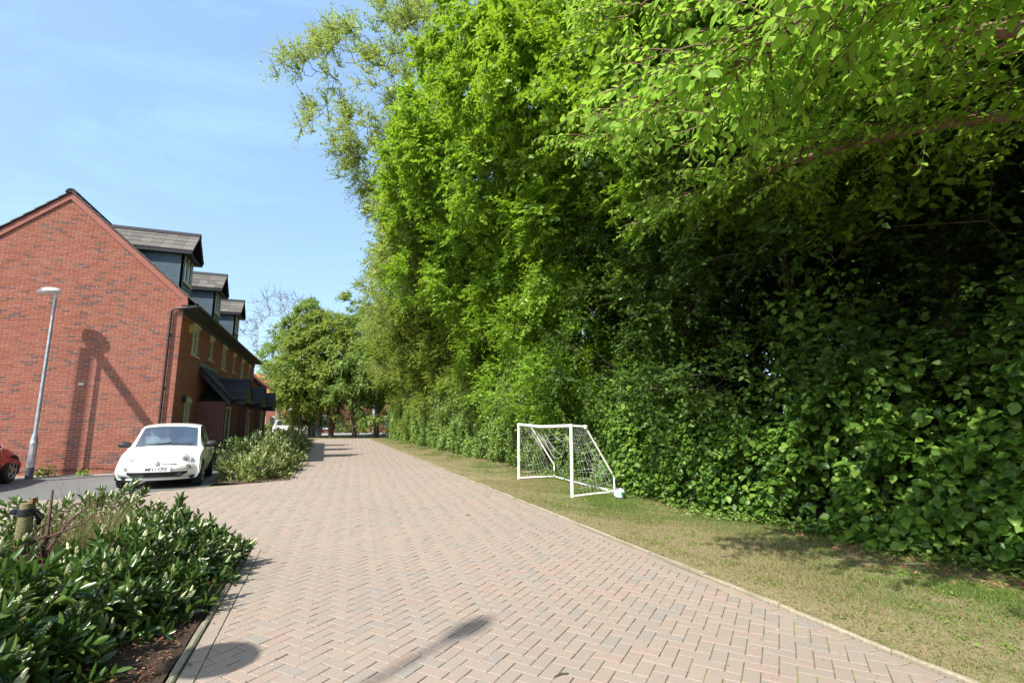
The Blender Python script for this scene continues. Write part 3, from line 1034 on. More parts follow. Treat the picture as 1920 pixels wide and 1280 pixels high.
def window(y0, y1, z0, z1, lights=2):
    x = HX - .07
    w = MB(HO)
    t = .055
    w.box(x - .06, x, y0, y0 + t, z0, z1)
    w.box(x - .06, x, y1 - t, y1, z0, z1)
    w.box(x - .06, x - .001, y0 + t, y1 - t, z0, z0 + t)
    w.box(x - .06, x - .001, y0 + t, y1 - t, z1 - t, z1)
    for k in range(1, lights):
        yy = y0 + (y1 - y0) * k / lights
        w.box(x - .06, x + .004, yy - .03, yy + .03, z0 + t, z1 - t)
    # opening sash inside each light
    win = hp(w, 'window', M['frame'])
    for k in range(lights):
        a, b = y0 + (y1 - y0) * k / lights + .04, y0 + (y1 - y0) * (k + 1) / lights - .04
        s = MB(HO)
        s.box(x - .04, x + .012, a, a + .035, z0 + .06, z1 - .06)
        s.box(x - .04, x + .012, b - .035, b, z0 + .06, z1 - .06)
        s.box(x - .04, x + .011, a + .035, b - .035, z0 + .06, z0 + .1)
        s.box(x - .04, x + .011, a + .035, b - .035, z1 - .1, z1 - .06)
        zb = z0 + (z1 - z0) * .62
        s.box(x - .02, x + .006, a + .035, b - .035, zb - .012, zb + .012)
        s.build('sash', M['frame'], win)
        p = MB(HO).box(x - .028, x - .022, a + .03, b - .03, z0 + .09, z1 - .09)
        p.build('pane', M['pane'], win)
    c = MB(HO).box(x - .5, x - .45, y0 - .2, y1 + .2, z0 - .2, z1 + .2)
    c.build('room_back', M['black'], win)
    s = MB(HO).prism([(HX - .10, z0 - .001), (HX + .05, z0 - .02), (HX + .05, z0 - .075), (HX - .10, z0 - .075)], 'y', y0 - .06, y1 + .06)
    s.build('sill', M['sill'], win)
    # curved head of pale stone over the opening
    n = 10
    rise = .10
    arc = MB(HO)
    for k in range(n):
        ta, tb = k / n, (k + 1) / n
        ya, yb = y0 - .05 + (y1 - y0 + .1) * ta, y0 - .05 + (y1 - y0 + .1) * tb
        za, zb = z1 + rise * math.sin(PI * ta) ** .8 * .7, z1 + rise * math.sin(PI * tb) ** .8 * .7
        arc.add([(HX - .1, ya, z1 - .004), (HX - .1, yb, z1 - .004), (HX - .1, yb, zb + .085), (HX - .1, ya, za + .085),
                 (HX + .018, ya, z1 - .004), (HX + .018, yb, z1 - .004), (HX + .018, yb, zb + .085), (HX + .018, ya, za + .085)],
                [(4, 5, 6, 7), (0, 1, 5, 4), (3, 7, 6, 2)] + ([(0, 4, 7, 3)] if k == 0 else []) + ([(1, 2, 6, 5)] if k == n - 1 else []))
    arc.build('arch', M['frame'], win)
for y0, y1, z0, z1, t in WIN:
    window(y0, y1, z0, z1, 2 if t == 'w' else 1)
b = MB(HO).box(HX + .003, HX + .085, 19.5, 19.72, 4.55, 4.82)
hp(b, 'alarm_box', M['yellow'])
b = MB(HO).box(HX + .003, HX + .12, 19.5, 19.62, 2.18, 2.36).box(HX + .02, HX + .10, 19.51, 19.61, 2.36, 2.40)
hp(b, 'wall_light', M['black'])
b = MB(HO).box(-7.04, -6.90, gy - .05, gy + .002, 2.62, 2.70)
hp(b, 'vent_cover', M['sill'])

# roof: slabs, stepped tile courses, ridge, verge boards
OV = .34
def zr(x):
    return RIDGE - abs(x - RX) * SL
r = MB(HO)
y0, y1 = HY0 - .06, HY1 + .08
for sgn in (1, -1):
    xe = RX + sgn * (DEP / 2 + OV)
    r.prism([(RX, RIDGE + .03), (xe, zr(xe) + .03), (xe, zr(xe) + .07), (RX, RIDGE + .07)], 'y', y0 + .02, y1)
roof = hp(r, 'roof', M['black'])
for sgn in (1, -1):
    t = MB(HO)
    n = 14
    Lx = DEP / 2 + OV
    for i in range(n):
        xa, xb = RX + sgn * Lx * i / n, RX + sgn * Lx * ((i + 1) / n + .012)
        yy = y0 - .03
        k = 0
        while yy < y1:
            w = .345
            t.tint = rnd.random()
            e = rnd.uniform(0, .006)
            za, zb = zr(xa) + .072, zr(xb) + .072
            t.add([(xa, yy, za + .004), (xa, min(yy + w, y1 + .03), za + .004), (xb, min(yy + w, y1 + .03), zb + .034 + e), (xb, yy, zb + .034 + e),
                   (xb, yy, zb - .004), (xb, min(yy + w, y1 + .03), zb - .004), (xa, yy, za - .03), (xa, min(yy + w, y1 + .03), za - .03)],
                  [(0, 1, 2, 3), (3, 2, 5, 4), (0, 3, 4, 6), (1, 7, 5, 2)])
            yy += w + .002
    t.build('roof_tiles', M['tile'], roof, kind='stuff')
for k in range(39):
    c = MB(HO)
    ya = y0 - .05 + k * .456
    c.tint = rnd.random()
    prof = [(-.15, -.085), (-.11, .01), (-.05, .055), (.05, .055), (.11, .01), (.15, -.085), (.12, -.085), (0, .02), (-.12, -.085)]
    c.prism([(RX + px, RIDGE + .085 + pz) for px, pz in prof], 'y', ya, ya + .45)
    c.build('ridge_tile', M['darktile'], roof)
for sgn in (1, -1):
    v = MB(HO)
    xe = RX + sgn * (DEP / 2 + .10)
    th_ = .20
    v.prism([(RX, RIDGE + .02), (xe, zr(xe) + .02), (xe, zr(xe) - th_), (RX, RIDGE + .02 - th_ * 1.05)], 'y', gy - .045, gy - .004)
    hp(v, 'verge_board', M['verge_red'])
v = MB(HO).box(HX - .16, HX + .12, gy - .043, gy - .006, EAVE - .46, EAVE - .16)
hp(v, 'corner_block', M['verge_red'])
# eaves: soffit, fascia, gutter, downpipe
e = MB(HO)
e.box(HX + .004, HX + OV - .02, HY0 + .02, HY1 + .06, zr(HX + OV) - .10, zr(HX + OV) - .08)
e.box(HX + OV - .03, HX + OV - .005, HY0 + .0, HY1 + .06, zr(HX + OV) - .12, zr(HX + OV) + .06)
e.box(HX + .004, HX + .03, HY0 + .02, HY1, zr(HX + OV) - .30, zr(HX + OV) - .101)
hp(e, 'fascia', M['soffit'])
gz = zr(HX + OV) - .01
gt = MB(HO)
gt.prism([(HX + OV + .06 + .065 * math.cos(a), gz + .065 * math.sin(a)) for a in np.linspace(PI, 2 * PI, 9)] + [(HX + OV + .117, gz), (HX + OV + .06, gz - .055), (HX + OV + .003, gz)], 'y', HY0 - .05, HY1 + .08)
hp(gt, 'gutter', M['black'])
d = MB(HO)
d.tube([(HX + OV + .05, gy - .02, gz - .05), (HX + .1, gy - .07, gz - .12), (HX - .22, gy - .075, gz - .16), (HX - .30, gy - .075, gz - .26), (HX - .30, gy - .075, .08), (HX - .28, gy - .12, .03)], .036, 10)
for z in (.9, 2.6, 4.3):
    d.box(HX - .345, HX - .255, gy - .09, gy + .0, z, z + .03)
d.box(HX - .05, HX + OV + .1, gy - .055, gy - .01, gz - .045, gz - .012)
hp(d, 'downpipe', M['black'], smooth=True)

# dormers
for k in range(3):
    yc = 20.75 + 5.46 * k
    xf = HX - .50
    zb = zr(xf) + .08
    zt = 7.58
    hw = .66
    zrd = zt + .80
    xb_ = RX - (zt - RIDGE) / SL + 0.0
    xback = RX + (RIDGE - zt) / SL
    c = MB(HO)
    zl = zr(xf) - .1
    # front wall round the window opening
    c.box(xf - .08, xf, yc - hw, yc - .50, zl, zt)
    c.box(xf - .08, xf, yc + .50, yc + hw, zl, zt)
    c.box(xf - .08, xf - .002, yc - .50, yc + .50, zl, 6.50)
    c.prism([(yc - hw, zt), (yc + hw, zt), (yc, zt + .74)], 'x', xf - .08, xf)
    dm = hp(c, 'dormer', M['lead'])
    for s in (-1, 1):
        ch = MB(HO)
        ya, yb2 = (yc + s * hw, yc + s * (hw - .05))
        ch.prism([(xf - .001, zr(xf) - .05), (xf - .001, zt), (xback, zt), (xback + .05, zt - .12)], 'y', min(ya, yb2), max(ya, yb2))
        ch.build('cheek', M['lead'], dm)
    wf = MB(HO)
    wf.box(xf - .05, xf + .02, yc - .5, yc - .44, 6.5, zt - .05)
    wf.box(xf - .05, xf + .02, yc + .44, yc + .5, 6.5, zt - .05)
    wf.box(xf - .05, xf + .018, yc - .44, yc + .44, 6.5, 6.56)
    wf.box(xf - .05, xf + .018, yc - .44, yc + .44, zt - .11, zt - .05)
    wf.box(xf - .05, xf + .021, yc - .03, yc + .03, 6.56, zt - .11)
    wf.box(xf - .04, xf + .015, yc - .44, yc - .03, 7.18, 7.205)
    wf.box(xf - .04, xf + .015, yc + .03, yc + .44, 7.18, 7.205)
    wf.box(xf - .05, xf + .05, yc - .56, yc + .56, 6.455, 6.498)
    wf.build('window_frame', M['frame'], dm)
    for s in (-1, 1):
        MB(HO).box(xf - .03, xf - .024, yc + min(s * .03, s * .44), yc + max(s * .03, s * .44), 6.56, zt - .11).build('pane', M['pane'], dm)
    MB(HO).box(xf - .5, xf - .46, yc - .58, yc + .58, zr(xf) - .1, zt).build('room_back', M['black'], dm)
    # pitched tiled roof over it
    ro = .86
    ze = zt - .04
    slope = (zrd - ze) / ro
    fb = MB(HO)
    x1 = xf + .26
    for s in (-1, 1):
        fb.prism([(yc, zrd - .10), (yc + s * ro, ze - .10), (yc + s * ro, ze + .015), (yc, zrd + .015)], 'x', x1 - .035, x1 + .002)
        fb.box(xf - 1.4, x1 - .036, min(yc + s * ro, yc + s * (ro - .03)), max(yc + s * ro, yc + s * (ro - .03)), ze - .12, ze + .012)
        fb.box(xf + .001, x1 - .036, min(yc + s * (ro - .031), yc), max(yc + s * (ro - .031), yc), ze - .115, ze - .10)
        fb.prism([(yc, zrd - .03), (yc + s * (ro - .03), ze - .0), (yc + s * (ro - .03), ze - .03), (yc, zrd - .06)], 'x', xf - 2.6, x1 - .04)
    fb.build('barge_board', M['black'], dm)
    rows, tw = 4, .335
    for s in (-1, 1):
        st = MB(HO)
        for i in range(rows):
            a, b2 = ro * i / rows, ro * ((i + 1) / rows + .02)
            za, zb2 = zrd - a * slope + .018, zrd - b2 * slope + .018
            for j in range(9):
                xa = x1 + .03 - j * tw
                xb3 = xa - tw + .006
                if xb3 < RX + (RIDGE - (zb2 + .1)) / SL - .5:
                    continue
                t = st if s > 0 else MB(HO)
                t.tint = rnd.random() if s > 0 else 0
                e = rnd.uniform(0, .006)
                t.add([(xa, yc + s * a, za), (xb3, yc + s * a, za), (xb3, yc + s * b2, zb2 + .03 + e), (xa, yc + s * b2, zb2 + .03 + e),
                       (xa, yc + s * b2, zb2), (xb3, yc + s * b2, zb2), (xa, yc + s * a, za - .02), (xb3, yc + s * a, za - .02)],
                      [(0, 1, 2, 3), (3, 2, 5, 4), (0, 3, 4, 6), (1, 7, 5, 2), (6, 4, 5, 7)])
                if s < 0:
                    t.build('tile', M['tile'], dm)
        if s > 0:
            st.build('roof_tiles', M['tile'], dm, kind='stuff')
    rt = MB(HO)
    rt.prism([(yc - .13, zrd - .06), (yc - .05, zrd + .075), (yc + .05, zrd + .075), (yc + .13, zrd - .06)], 'x', xf - 3.0, x1 + .04)
    rt.build('ridge_cap', M['darktile'], dm)

def brick_tex(name):
    m, n, bs, _ = new_mat(name)
    c = n.nodes.new("ShaderNodeTexCoord")
    t = n.nodes.new("ShaderNodeTexBrick")
    mp_ = n.nodes.new("ShaderNodeMapping")
    mp_.inputs['Rotation'].default_value = (R(90), 0, 0)
    n.links.new(c.outputs['Object'], mp_.inputs['Vector'])
    n.links.new(mp_.outputs['Vector'], t.inputs['Vector'])
    t.inputs['Color1'].default_value = (0.17, 0.06, 0.045, 1)
    t.inputs['Color2'].default_value = (0.13, 0.05, 0.04, 1)
    t.inputs['Mortar'].default_value = (0.24, 0.15, 0.12, 1)
    t.inputs['Scale'].default_value = 1.0
    t.inputs['Brick Width'].default_value = .225
    t.inputs['Row Height'].default_value = .075
    t.inputs['Mortar Size'].default_value = .005
    n.links.new(t.outputs['Color'], bs.inputs['Base Color'])
    bs.inputs['Roughness'].default_value = .9
    return m
M['porchbrick'] = brick_tex('porchbrick')  # house brick and mortar darkened to paint in the shade on the porches
# porches: brick box, lean-to roof, gabled hood over the door
for k in range(3):
    yo = 21.65 + 5.48 * k
    xo = -3.62
    p = MB(HO)
    p.box(HX + .01, xo, yo, yo + .10, 0, 2.30)
    p.box(xo - .10, xo, yo + .101, yo + .30, 0, 2.30)
    p.box(xo - .10, xo, yo + 1.25, yo + 2.9, 0, 2.30)
    p.box(HX + .01, xo - .101, yo + 2.8, yo + 2.9, 0, 2.30)
    p.box(xo - .10, xo, yo + .301, yo + 1.249, 2.12, 2.30)
    po = hp(p, 'porch', M['porchbrick'])
    dr = MB(HO)
    dr.box(xo - .07, xo - .03, yo + .36, yo + 1.19, .08, 2.06)
    dr.box(xo - .03, xo - .018, yo + .46, yo + 1.09, 1.15, 1.9)
    dr.box(xo - .03, xo - .018, yo + .46, yo + 1.09, .25, .95)
    dr.build('door', M['plastic'], po)
    df = MB(HO)
    df.box(xo - .09, xo + .012, yo + .30, yo + .36, 0, 2.12)
    df.box(xo - .09, xo + .012, yo + 1.19, yo + 1.25, 0, 2.12)
    df.box(xo - .09, xo + .011, yo + .36, yo + 1.19, 2.06, 2.12)
    df.build('door_frame', M['frame'], po)
    l = MB(HO)
    l.prism([(HX + .015, 3.52), (xo + .18, 2.30), (xo + .18, 2.38), (HX + .015, 3.60)], 'y', yo - .14, yo + 3.0)
    l.build('porch_roof', M['darktile'], po)
    for i in range(5):
        a, b = i / 5, (i + 1) / 5 + .03
        X = lambda t: HX + .02 + (xo + .2 - HX) * t
        Z = lambda t: 3.605 - 1.22 * t
        MB(HO).prism([(X(a), Z(a)), (X(b), Z(b) + .03), (X(b), Z(b)), (X(a), Z(a) - .02)], 'y', yo - .16, yo + 3.02).build('tile_course', M['darktile'], po)
    MB(HO).box(HX + .006, HX + .05, yo - .15, yo + 3.0, 3.60, 3.74).build('flashing', M['flash'], po)
    MB(HO).prism([(HX + .02, 3.50), (xo + .2, 2.27), (xo + .2, 2.11), (HX + .02, 3.32)], 'y', yo - .175, yo - .142).build('barge_board', M['black'], po)
    gh = MB(HO)
    gc, hw, xe = yo + 1.75, .95, xo + .55
    for s in (-1, 1):
        gh.prism([(gc, 3.22), (gc + s * hw, 2.36), (gc + s * hw, 2.44), (gc, 3.30)], 'x', HX + .02, xe)
        gh.box(HX + .3, xe, min(gc + s * hw, gc + s * (hw - .05)), max(gc + s * hw, gc + s * (hw - .05)), 2.20, 2.40)
    gh.prism([(gc - hw, 2.30), (gc + hw, 2.30), (gc, 3.2)], 'x', xe - .05, xe - .002)
    gh.build('hood', M['black'], po)
    for s in (-1, 1):
        for i in range(6):
            a, b = hw * i / 6, hw * (i + 1) / 6 + .02
            Z = lambda t: 3.305 - t * (.86 / hw)
            MB(HO).prism([(gc + s * a, Z(a)), (gc + s * b, Z(b) + .03), (gc + s * b, Z(b)), (gc + s * a, Z(a) - .02)], 'x', HX + .03, xe + .03).build('tile_course', M['darktile'], po)

# ------------------------------------------------------------------ house beyond the terrace, only its red roof edge shows
fh = root('far_cottage', 'red tiled roof with a dark verge just past the far end of the terrace', 'house', (-8.5, 37.6, 0))
FO = (-8.5, 37.6, 0)
b = MB(FO).box(-12.5, -4.75, 37.6, 46, 0, 4.3).prism([(-12.5, 4.3), (-4.75, 4.3), (-8.6, 7.6)], 'y', 37.61, 45.99)
b.build('wall', M['verge_red'], fh)
b = MB(FO)
for s in (1, -1):
    b.prism([(-8.62, 7.72), (-8.62 + s * 4.4, 4.0), (-8.62 + s * 4.4, 4.12), (-8.62, 7.84)], 'y', 37.3, 46.3)
b.build('roof', M['redtile'], fh)
b = MB(FO).prism([(-8.62, 7.69), (-4.2, 3.97), (-4.2, 3.78), (-8.62, 7.46)], 'y', 37.26, 37.31).prism([(-8.62, 7.69), (-13.0, 3.97), (-13.0, 3.78), (-8.62, 7.46)], 'y', 37.26, 37.31)
b.build('verge_board', M['black'], fh)

# brick houses across the far road
def far_house(x0, x1, y, ez, label, wins, door=None):
    O = ((x0 + x1) / 2, y, 0)
    h = root('brick_house', label, 'house', O, group='houses across the far road')
    MB(O).box(x0, x1, y, y + 7, 0, ez).build('wall', M['brickfar'], h)
    r = MB(O).prism([(y - .4, ez - .05), (y + 3.5, ez + 3.0), (y + 7.4, ez - .05), (y + 3.5, ez + 2.8)], 'x', x0 - .3, x1 + .3)
    r.build('roof', M['redtile'], h)
    for a, b, c, d in wins:
        f = MB(O)
        f.box(a, a + .09, y - .04, y + .02, c, d).box(b - .09, b, y - .04, y + .02, c, d)
        f.box(a + .09, b - .09, y - .04, y + .018, c, c + .09).box(a + .09, b - .09, y - .04, y + .018, d - .09, d)
        m = (a + b) / 2
        f.box(m - .05, m + .05, y - .045, y + .017, c + .09, d - .09)
        f.box(a - .06, b + .06, y - .1, y - .001, c - .1, c - .005)
        w = f.build('window', M['white'], h)
        MB(O).box(a + .08, b - .08, y - .02, y - .012, c + .08, d - .08).build('pane', M['pane'], w)
    if door:
        d = MB(O).box(door, door + .95, y - .05, y + .01, 0, 2.1)
        d.build('door', M['plastic'], h)
    return h
M['brickfar'] = pm('brickfar', (0.24, 0.085, 0.06), 0.9, 0.25, 6, 0.3)
far_house(-9.5, -2.2, 73, 5.0, 'red brick house behind the white off-roader', [(-8.6, -7.4, .9, 2.2), (-6.6, -5.3, .9, 2.2), (-4.2, -2.9, .7, 2.5), (-8.3, -7.2, 3.2, 4.4), (-5, -3.9, 3.2, 4.4)], -6.9)
far_house(-1.7, 6.2, 74.5, 5.0, 'red brick house with wide white windows behind the forked trunks', [(-.9, .6, .6, 2.4), (3.2, 5.6, .8, 2.3), (-.6, .6, 3.2, 4.4), (3.4, 4.8, 3.2, 4.4)], 1.3)
far_house(7.0, 15, 73.5, 5.0, 'red brick house half lost behind the end of the hedge', [(7.8, 9.4, .8, 2.3), (11, 12.5, .8, 2.3), (8, 9.2, 3.2, 4.4)])
far_house(-20, -11, 74, 5.0, 'red brick house hidden by the terrace end', [(-18, -16.5, .9, 2.2), (-13.5, -12, .9, 2.2)])

# ------------------------------------------------------------------ cars
def catmull(P, n):
    P = np.array(P, float)
    k = len(P)
    out = []
    for t in np.linspace(0, k - 1, n):
        i = min(int(t), k - 2)
        f = t - i
        p0, p1, p2, p3 = P[max(i - 1, 0)], P[i], P[i + 1], P[min(i + 2, k - 1)]
        out.append(0.5 * ((2 * p1) + (-p0 + p2) * f + (2 * p0 - 5 * p1 + 4 * p2 - p3) * f * f + (-p0 + 3 * p1 - 3 * p2 + p3) * f ** 3))
    return np.array(out)

def car(name, label, loc, rz, paint, prof, belt, wmax, wbelt, glassrange, rearglass, sideglass, wheels, wr, sill=.22, fr_bulge=.30, rr_bulge=.22, crown=.05, group=None, ww=.19):
    """prof rows: (y, z, halfwidth) along the centre line from the front valance over bonnet, screen and roof to the rear valance.
    local frame: nose at y=0, tail towards +y"""
    r = root(name, label, 'car', loc, rz, group)
    n = 84
    P = catmull(prof, n)
    Ltot = P[:, 0].max()
    ns = 25
    Sx = np.linspace(-1, 1, ns)
    V = np.zeros((n, ns, 3))
    for i, (y, z, w) in enumerate(P):
        s2 = np.abs(Sx) ** 2.4
        kf = max(0, 1 - y / 1.1) ** 1.0
        kr = max(0, 1 - (Ltot - y) / 1.0)
        V[i, :, 0] = Sx * w
        V[i, :, 1] = y + s2 * fr_bulge * kf - s2 * rr_bulge * kr
        V[i, :, 2] = z - crown * np.abs(Sx) ** 2.6 * min(1, max(0, (z - .45) / .3))
    # smooth side columns
    cols = 9
    Sd = np.zeros((n, cols, 3))
    for i in range(n):
        x, y, z = V[i, -1]
        zb = min(z, belt)
        for c in range(cols):
            t = c / (cols - 1)
            if c <= 2:
                q = c / 2
                zz = z + (zb - z) * q
                xx = x + (max(wbelt, x) - x) * (q if z > zb + .01 else q)
            else:
                q = (c - 2) / (cols - 3)
                zlow = min(zb, sill + .0)
                zz = zb + (zlow - zb) * q
                xb = max(wbelt, x) if z > zb + .01 else max(x, min(wbelt, x + .02))
                lim = wmax if z > .55 else max(x, min(wmax, x + .05))
                xx = xb + (lim - xb) * math.sin(PI * min(1, q * 1.15)) ** .8 if q < 1 else xb - .03
            Sd[i, c] = (xx, y, zz)
    def part(nm, cond_top, cond_side, mat, sides=(1, -1)):
        vs, fs = [], []
        def quad(a, b, c, d):
            k = len(vs)
            vs.extend([a, b, c, d])
            fs.append((k, k + 1, k + 2, k + 3))
        for i in range(n - 1):
            for j in range(ns - 1):
                if cond_top(P[i, 0], P[i, 1], i, (Sx[j] + Sx[j + 1]) / 2):
                    quad(V[i, j], V[i, j + 1], V[i + 1, j + 1], V[i + 1, j])
            for c in range(cols - 1):
                if cond_side(Sd[i, c, 1], i, c):
                    for sg in sides:
                        q = [np.array(Sd[a, b]) * (sg, 1, 1) for a, b in ((i, c), (i, c + 1), (i + 1, c + 1), (i + 1, c))]
                        quad(*q)
        b = MB()
        b.add([tuple(v) for v in vs], fs)
        import bmesh
        me = bpy.data.meshes.new(nm)
        me.from_pydata(b.v, [], b.f)
        bm = bmesh.new()
        bm.from_mesh(me)
        bmesh.ops.remove_doubles(bm, verts=bm.verts, dist=.0015)
        bmesh.ops.recalc_face_normals(bm, faces=bm.faces)
        bm.to_mesh(me)
        bm.free()
        me.polygons.foreach_set('use_smooth', [True] * len(me.polygons))
        try:
            me.set_sharp_from_angle(angle=R(50))
        except Exception:
            pass
        return mobj(nm, me, mat, r)
    idx = np.arange(n)
    g0, g1 = glassrange
    h0, h1 = rearglass
    half = P[:, 1].argmax()
    ws = lambda y, z, i, s: i < half and g0 < z < g1 and y > .5 and abs(s) < .93
    rw = lambda y, z, i, s: i > half and h0 < z < h1 and abs(s) < .88
    sg = lambda y, i, c: c < 2 and any(a < y < b for a, b in sideglass) and P[i, 1] > belt + .10
    body = part('body', lambda y, z, i, s: not ws(y, z, i, s) and not rw(y, z, i, s), lambda y, i, c: not sg(y, i, c), paint)
    part('windscreen', ws, lambda *a: False, M['carglass'])
    part('rear_window', rw, lambda *a: False, M['carglass'])
    part('side_window', lambda *a: False, sg, M['carglass'], (1,))
    part('side_window', lambda *a: False, sg, M['carglass'], (-1,))
    bv = BVHTree.FromPolygons([tuple(v.co) for v in body.data.vertices], [tuple(p.vertices) for p in body.data.polygons])
    def hit_front(x, z):
        h, nn, _, _ = bv.ray_cast(Vector((x, -3, z)), Vector((0, 1, 0)))
        if h is None:
            return Vector((x, .2, z)), Vector((0, -1, 0))
        if nn.y > 0:
            nn = -nn
        return h, nn
    def hit_side(y, z, sg_=1):
        h, nn, _, _ = bv.ray_cast(Vector((3 * sg_, y, z)), Vector((-sg_, 0, 0)))
        return (h if h is not None else Vector((wmax * sg_, y, z)))
    # underside
    ub = MB().box(-wmax + .12, wmax - .12, .35, Ltot - .25, .17, sill + .12)
    ub.build('underside', M['rubber'], r)
    # cabin
    cb = MB()
    cb.box(-wbelt + .06, wbelt - .06, prof_dash[name][0], prof_dash[name][0] + .35, belt - .25, belt - .03)
    cb.build('dashboard', M['plastic'], r)
    for sx in (-.36, .36):
        se = MB()
        yy = prof_dash[name][1]
        se.prism([(yy, belt - .3), (yy + .14, belt - .3), (yy + .30, belt + .22), (yy + .2, belt + .26)], 'x', sx - .23, sx + .23)
        se.box(sx - .13, sx + .13, yy + .22, yy + .32, belt + .27, belt + .44)
        se.build('seat', M['cloth'] if name == 'white_car' else M['plastic'], r)
    # wheels
    for wy in wheels:
        for s in (-1, 1):
            sx = abs(hit_side(wy, wr * 1.9, s).x) - .012
            ar = MB()
            A = [(wy + (wr + .055) * math.cos(t), max(.2, wr + (wr + .055) * math.sin(t))) for t in np.linspace(-.45, PI + .45, 22)]
            ar.prism(A, 'x', min(s * (sx - .3), s * (sx + .016)), max(s * (sx - .3), s * (sx + .016)))
            ar.build('wheel_arch', M['rubber'], r)
            w = MB()
            Mx = Matrix.Rotation(PI / 2 * s, 4, 'Y')
            w.lathe([(wr * .62, -ww), (wr * .97, -ww + .02), (wr, -ww + .05), (wr, -.05), (wr * .965, -.012), (wr * .70, .004), (wr * .66, -.02)], 28, (s * (sx + .018), wy, wr), Mx)
            wh = w.build('wheel', M['rubber'], r, smooth=True)
            rim = MB()
            rim.lathe([(wr * .66, -.025), (wr * .69, .006), (wr * .64, .008), (wr * .60, -.03), (wr * .59, -.06)], 28, (s * (sx + .020), wy, wr), Mx)
            for k in range(5):
                a = 2 * PI * k / 5 + .3
                M2 = Matrix.Translation((s * (sx + .012), wy, wr)) @ Matrix.Rotation(a, 4, 'X')
                rim.box(-.012, .012, -.034, .034, .02, wr * .64, M2)
            rim.lathe([(.01, .012), (.06, .006), (.06, -.02)], 14, (s * (sx + .014), wy, wr), Mx)
            rim.build('rim', M['alloy'], wh, smooth=True)
    return r, body, hit_front, hit_side

def disc_on(r, name, p, nrm, rad, mat, depth=.02, ring=None, parent=None, dome=.0, sx=1.0):
    z = -Vector(nrm).normalized()
    q = Vector((0, 0, -1)).rotation_difference(z)
    Mx = q.to_matrix().to_4x4() @ Matrix.Diagonal((sx, 1, 1, 1))
    b = MB()
    prof = [(rad, -depth), (rad, .004), (rad * .75, .004 + dome * .6), (rad * .4, .004 + dome * .9), (.002, .004 + dome)]
    b.lathe(prof, 24, tuple(p), Mx)
    o = b.build(name, mat, parent or r, smooth=True)
    if ring:
        b = MB()
        b.lathe([(rad * 1.0, -depth), (rad * 1.14, -.002), (rad * 1.12, .008), (rad * 1.0, .012), (rad * .97, .006)], 24, tuple(p), Mx)
        b.build('trim_ring', ring, o, smooth=True)
    return o

def text_mesh(s, size, name, mat, parent, Mx, extrude=.001, xs=1.0):
    c = bpy.data.curves.new(name, 'FONT')
    c.body = s
    c.size = size
    c.align_x = 'CENTER'
    c.align_y = 'CENTER'
    c.extrude = extrude
    c.offset = size * .016
    t = bpy.data.objects.new(name, c)
    COL.objects.link(t)
    dg = bpy.context.evaluated_depsgraph_get()
    me = bpy.data.meshes.new_from_object(t.evaluated_get(dg))
    bpy.data.objects.remove(t)
    me.materials.clear()
    o = mobj(name, me, mat, parent)
    o.matrix_basis = Mx @ Matrix.Diagonal((xs, 1, 1, 1))
    return o

prof_dash = {'white_car': (1.02, 1.62), 'red_car': (1.5, 2.3), 'white_off_roader': (1.35, 2.1)}
# small white hatchback, facing the camera
fiat, fbody, ff, fs = car('white_car', 'small white hatchback parked nose out on the driveway before the gable', (-3.62, 13.95, 0), R(5.0), M['carwhite'],
    [(.17, .235, .60), (.055, .30, .67), (.02, .40, .715), (.02, .48, .735), (.05, .56, .735), (.085, .62, .725), (.13, .70, .715), (.22, .765, .715), (.40, .815, .715), (.62, .855, .712), (.86, .895, .70),
     (.96, .94, .69), (1.16, 1.12, .655), (1.40, 1.335, .615), (1.50, 1.405, .60), (1.70, 1.45, .59), (2.05, 1.48, .58), (2.45, 1.46, .57), (2.80, 1.38, .55), (3.00, 1.27, .56), (3.25, 1.02, .61), (3.36, .90, .66), (3.45, .72, .70), (3.50, .50, .70), (3.44, .30, .66)],
    .88, .805, .755, (.925, 1.39), (1.02, 1.33), [(1.22, 2.18), (2.26, 2.9)], (.72, 3.02), .29)
FW = [(-.49, .66, .118), (.49, .66, .118)]
for x, z, rad in FW:
    p, nn = ff(x, z)
    nn = (Vector(nn) + Vector((0, -.55, -.05))).normalized()
    hl = disc_on(fiat, 'headlight', p - nn * .010, nn, rad, M['lens'], .05, M['carwhite'], dome=.022)
    disc_on(fiat, 'bulb_lens', p + nn * .010, nn, rad * .45, M['lenssmall'], .02, parent=hl, dome=.006)
for x in (-.565, .565):
    p, nn = ff(x, .475)
    nn = (Vector(nn) + Vector((0, -.5, 0))).normalized()
    disc_on(fiat, 'fog_lamp', p - nn * .016, nn, .062, M['lenssmall'], .05, None, dome=.02, sx=1.25)
# chrome whisker and round badge
for s in (-1, 1):
    b = MB()
    pts = []
    for x in np.linspace(.085, .36, 7):
        p, nn = ff(s * x, .558)
        pts.append(p + nn * .006)
    b.tube(pts, [.012] * 6 + [.006], 8)
    b.build('chrome_bar', M['chrome'], fiat, smooth=True)
fiat.scale = (1.05, 1.03, 1.02)
p, nn = ff(0, .565)
bd = disc_on(fiat, 'badge', p + nn * .002, nn, .052, M['badge'], .02, M['chrome'], dome=.008)
# bumper crease, lip over the plate
b = MB()
b.tube([ff(x, .49)[0] + ff(x, .49)[1] * .001 for x in np.linspace(-.26, .26, 9)], .009, 6)
b.build('plate_lip', M['plastic'], fiat)
for s in (-1, 1):
    b = MB()
    b.tube([ff(s * x, .432)[0] for x in np.linspace(.27, .66, 10)], .006, 6)
    b.build('bumper_crease', M['lenssmall'], fiat)
b = MB()
b.tube([ff(x, .70 + .0 * x)[0] for x in np.linspace(-.36, .36, 12)], .0035, 5)
b.build('bonnet_gap', M['plastic'], fiat)
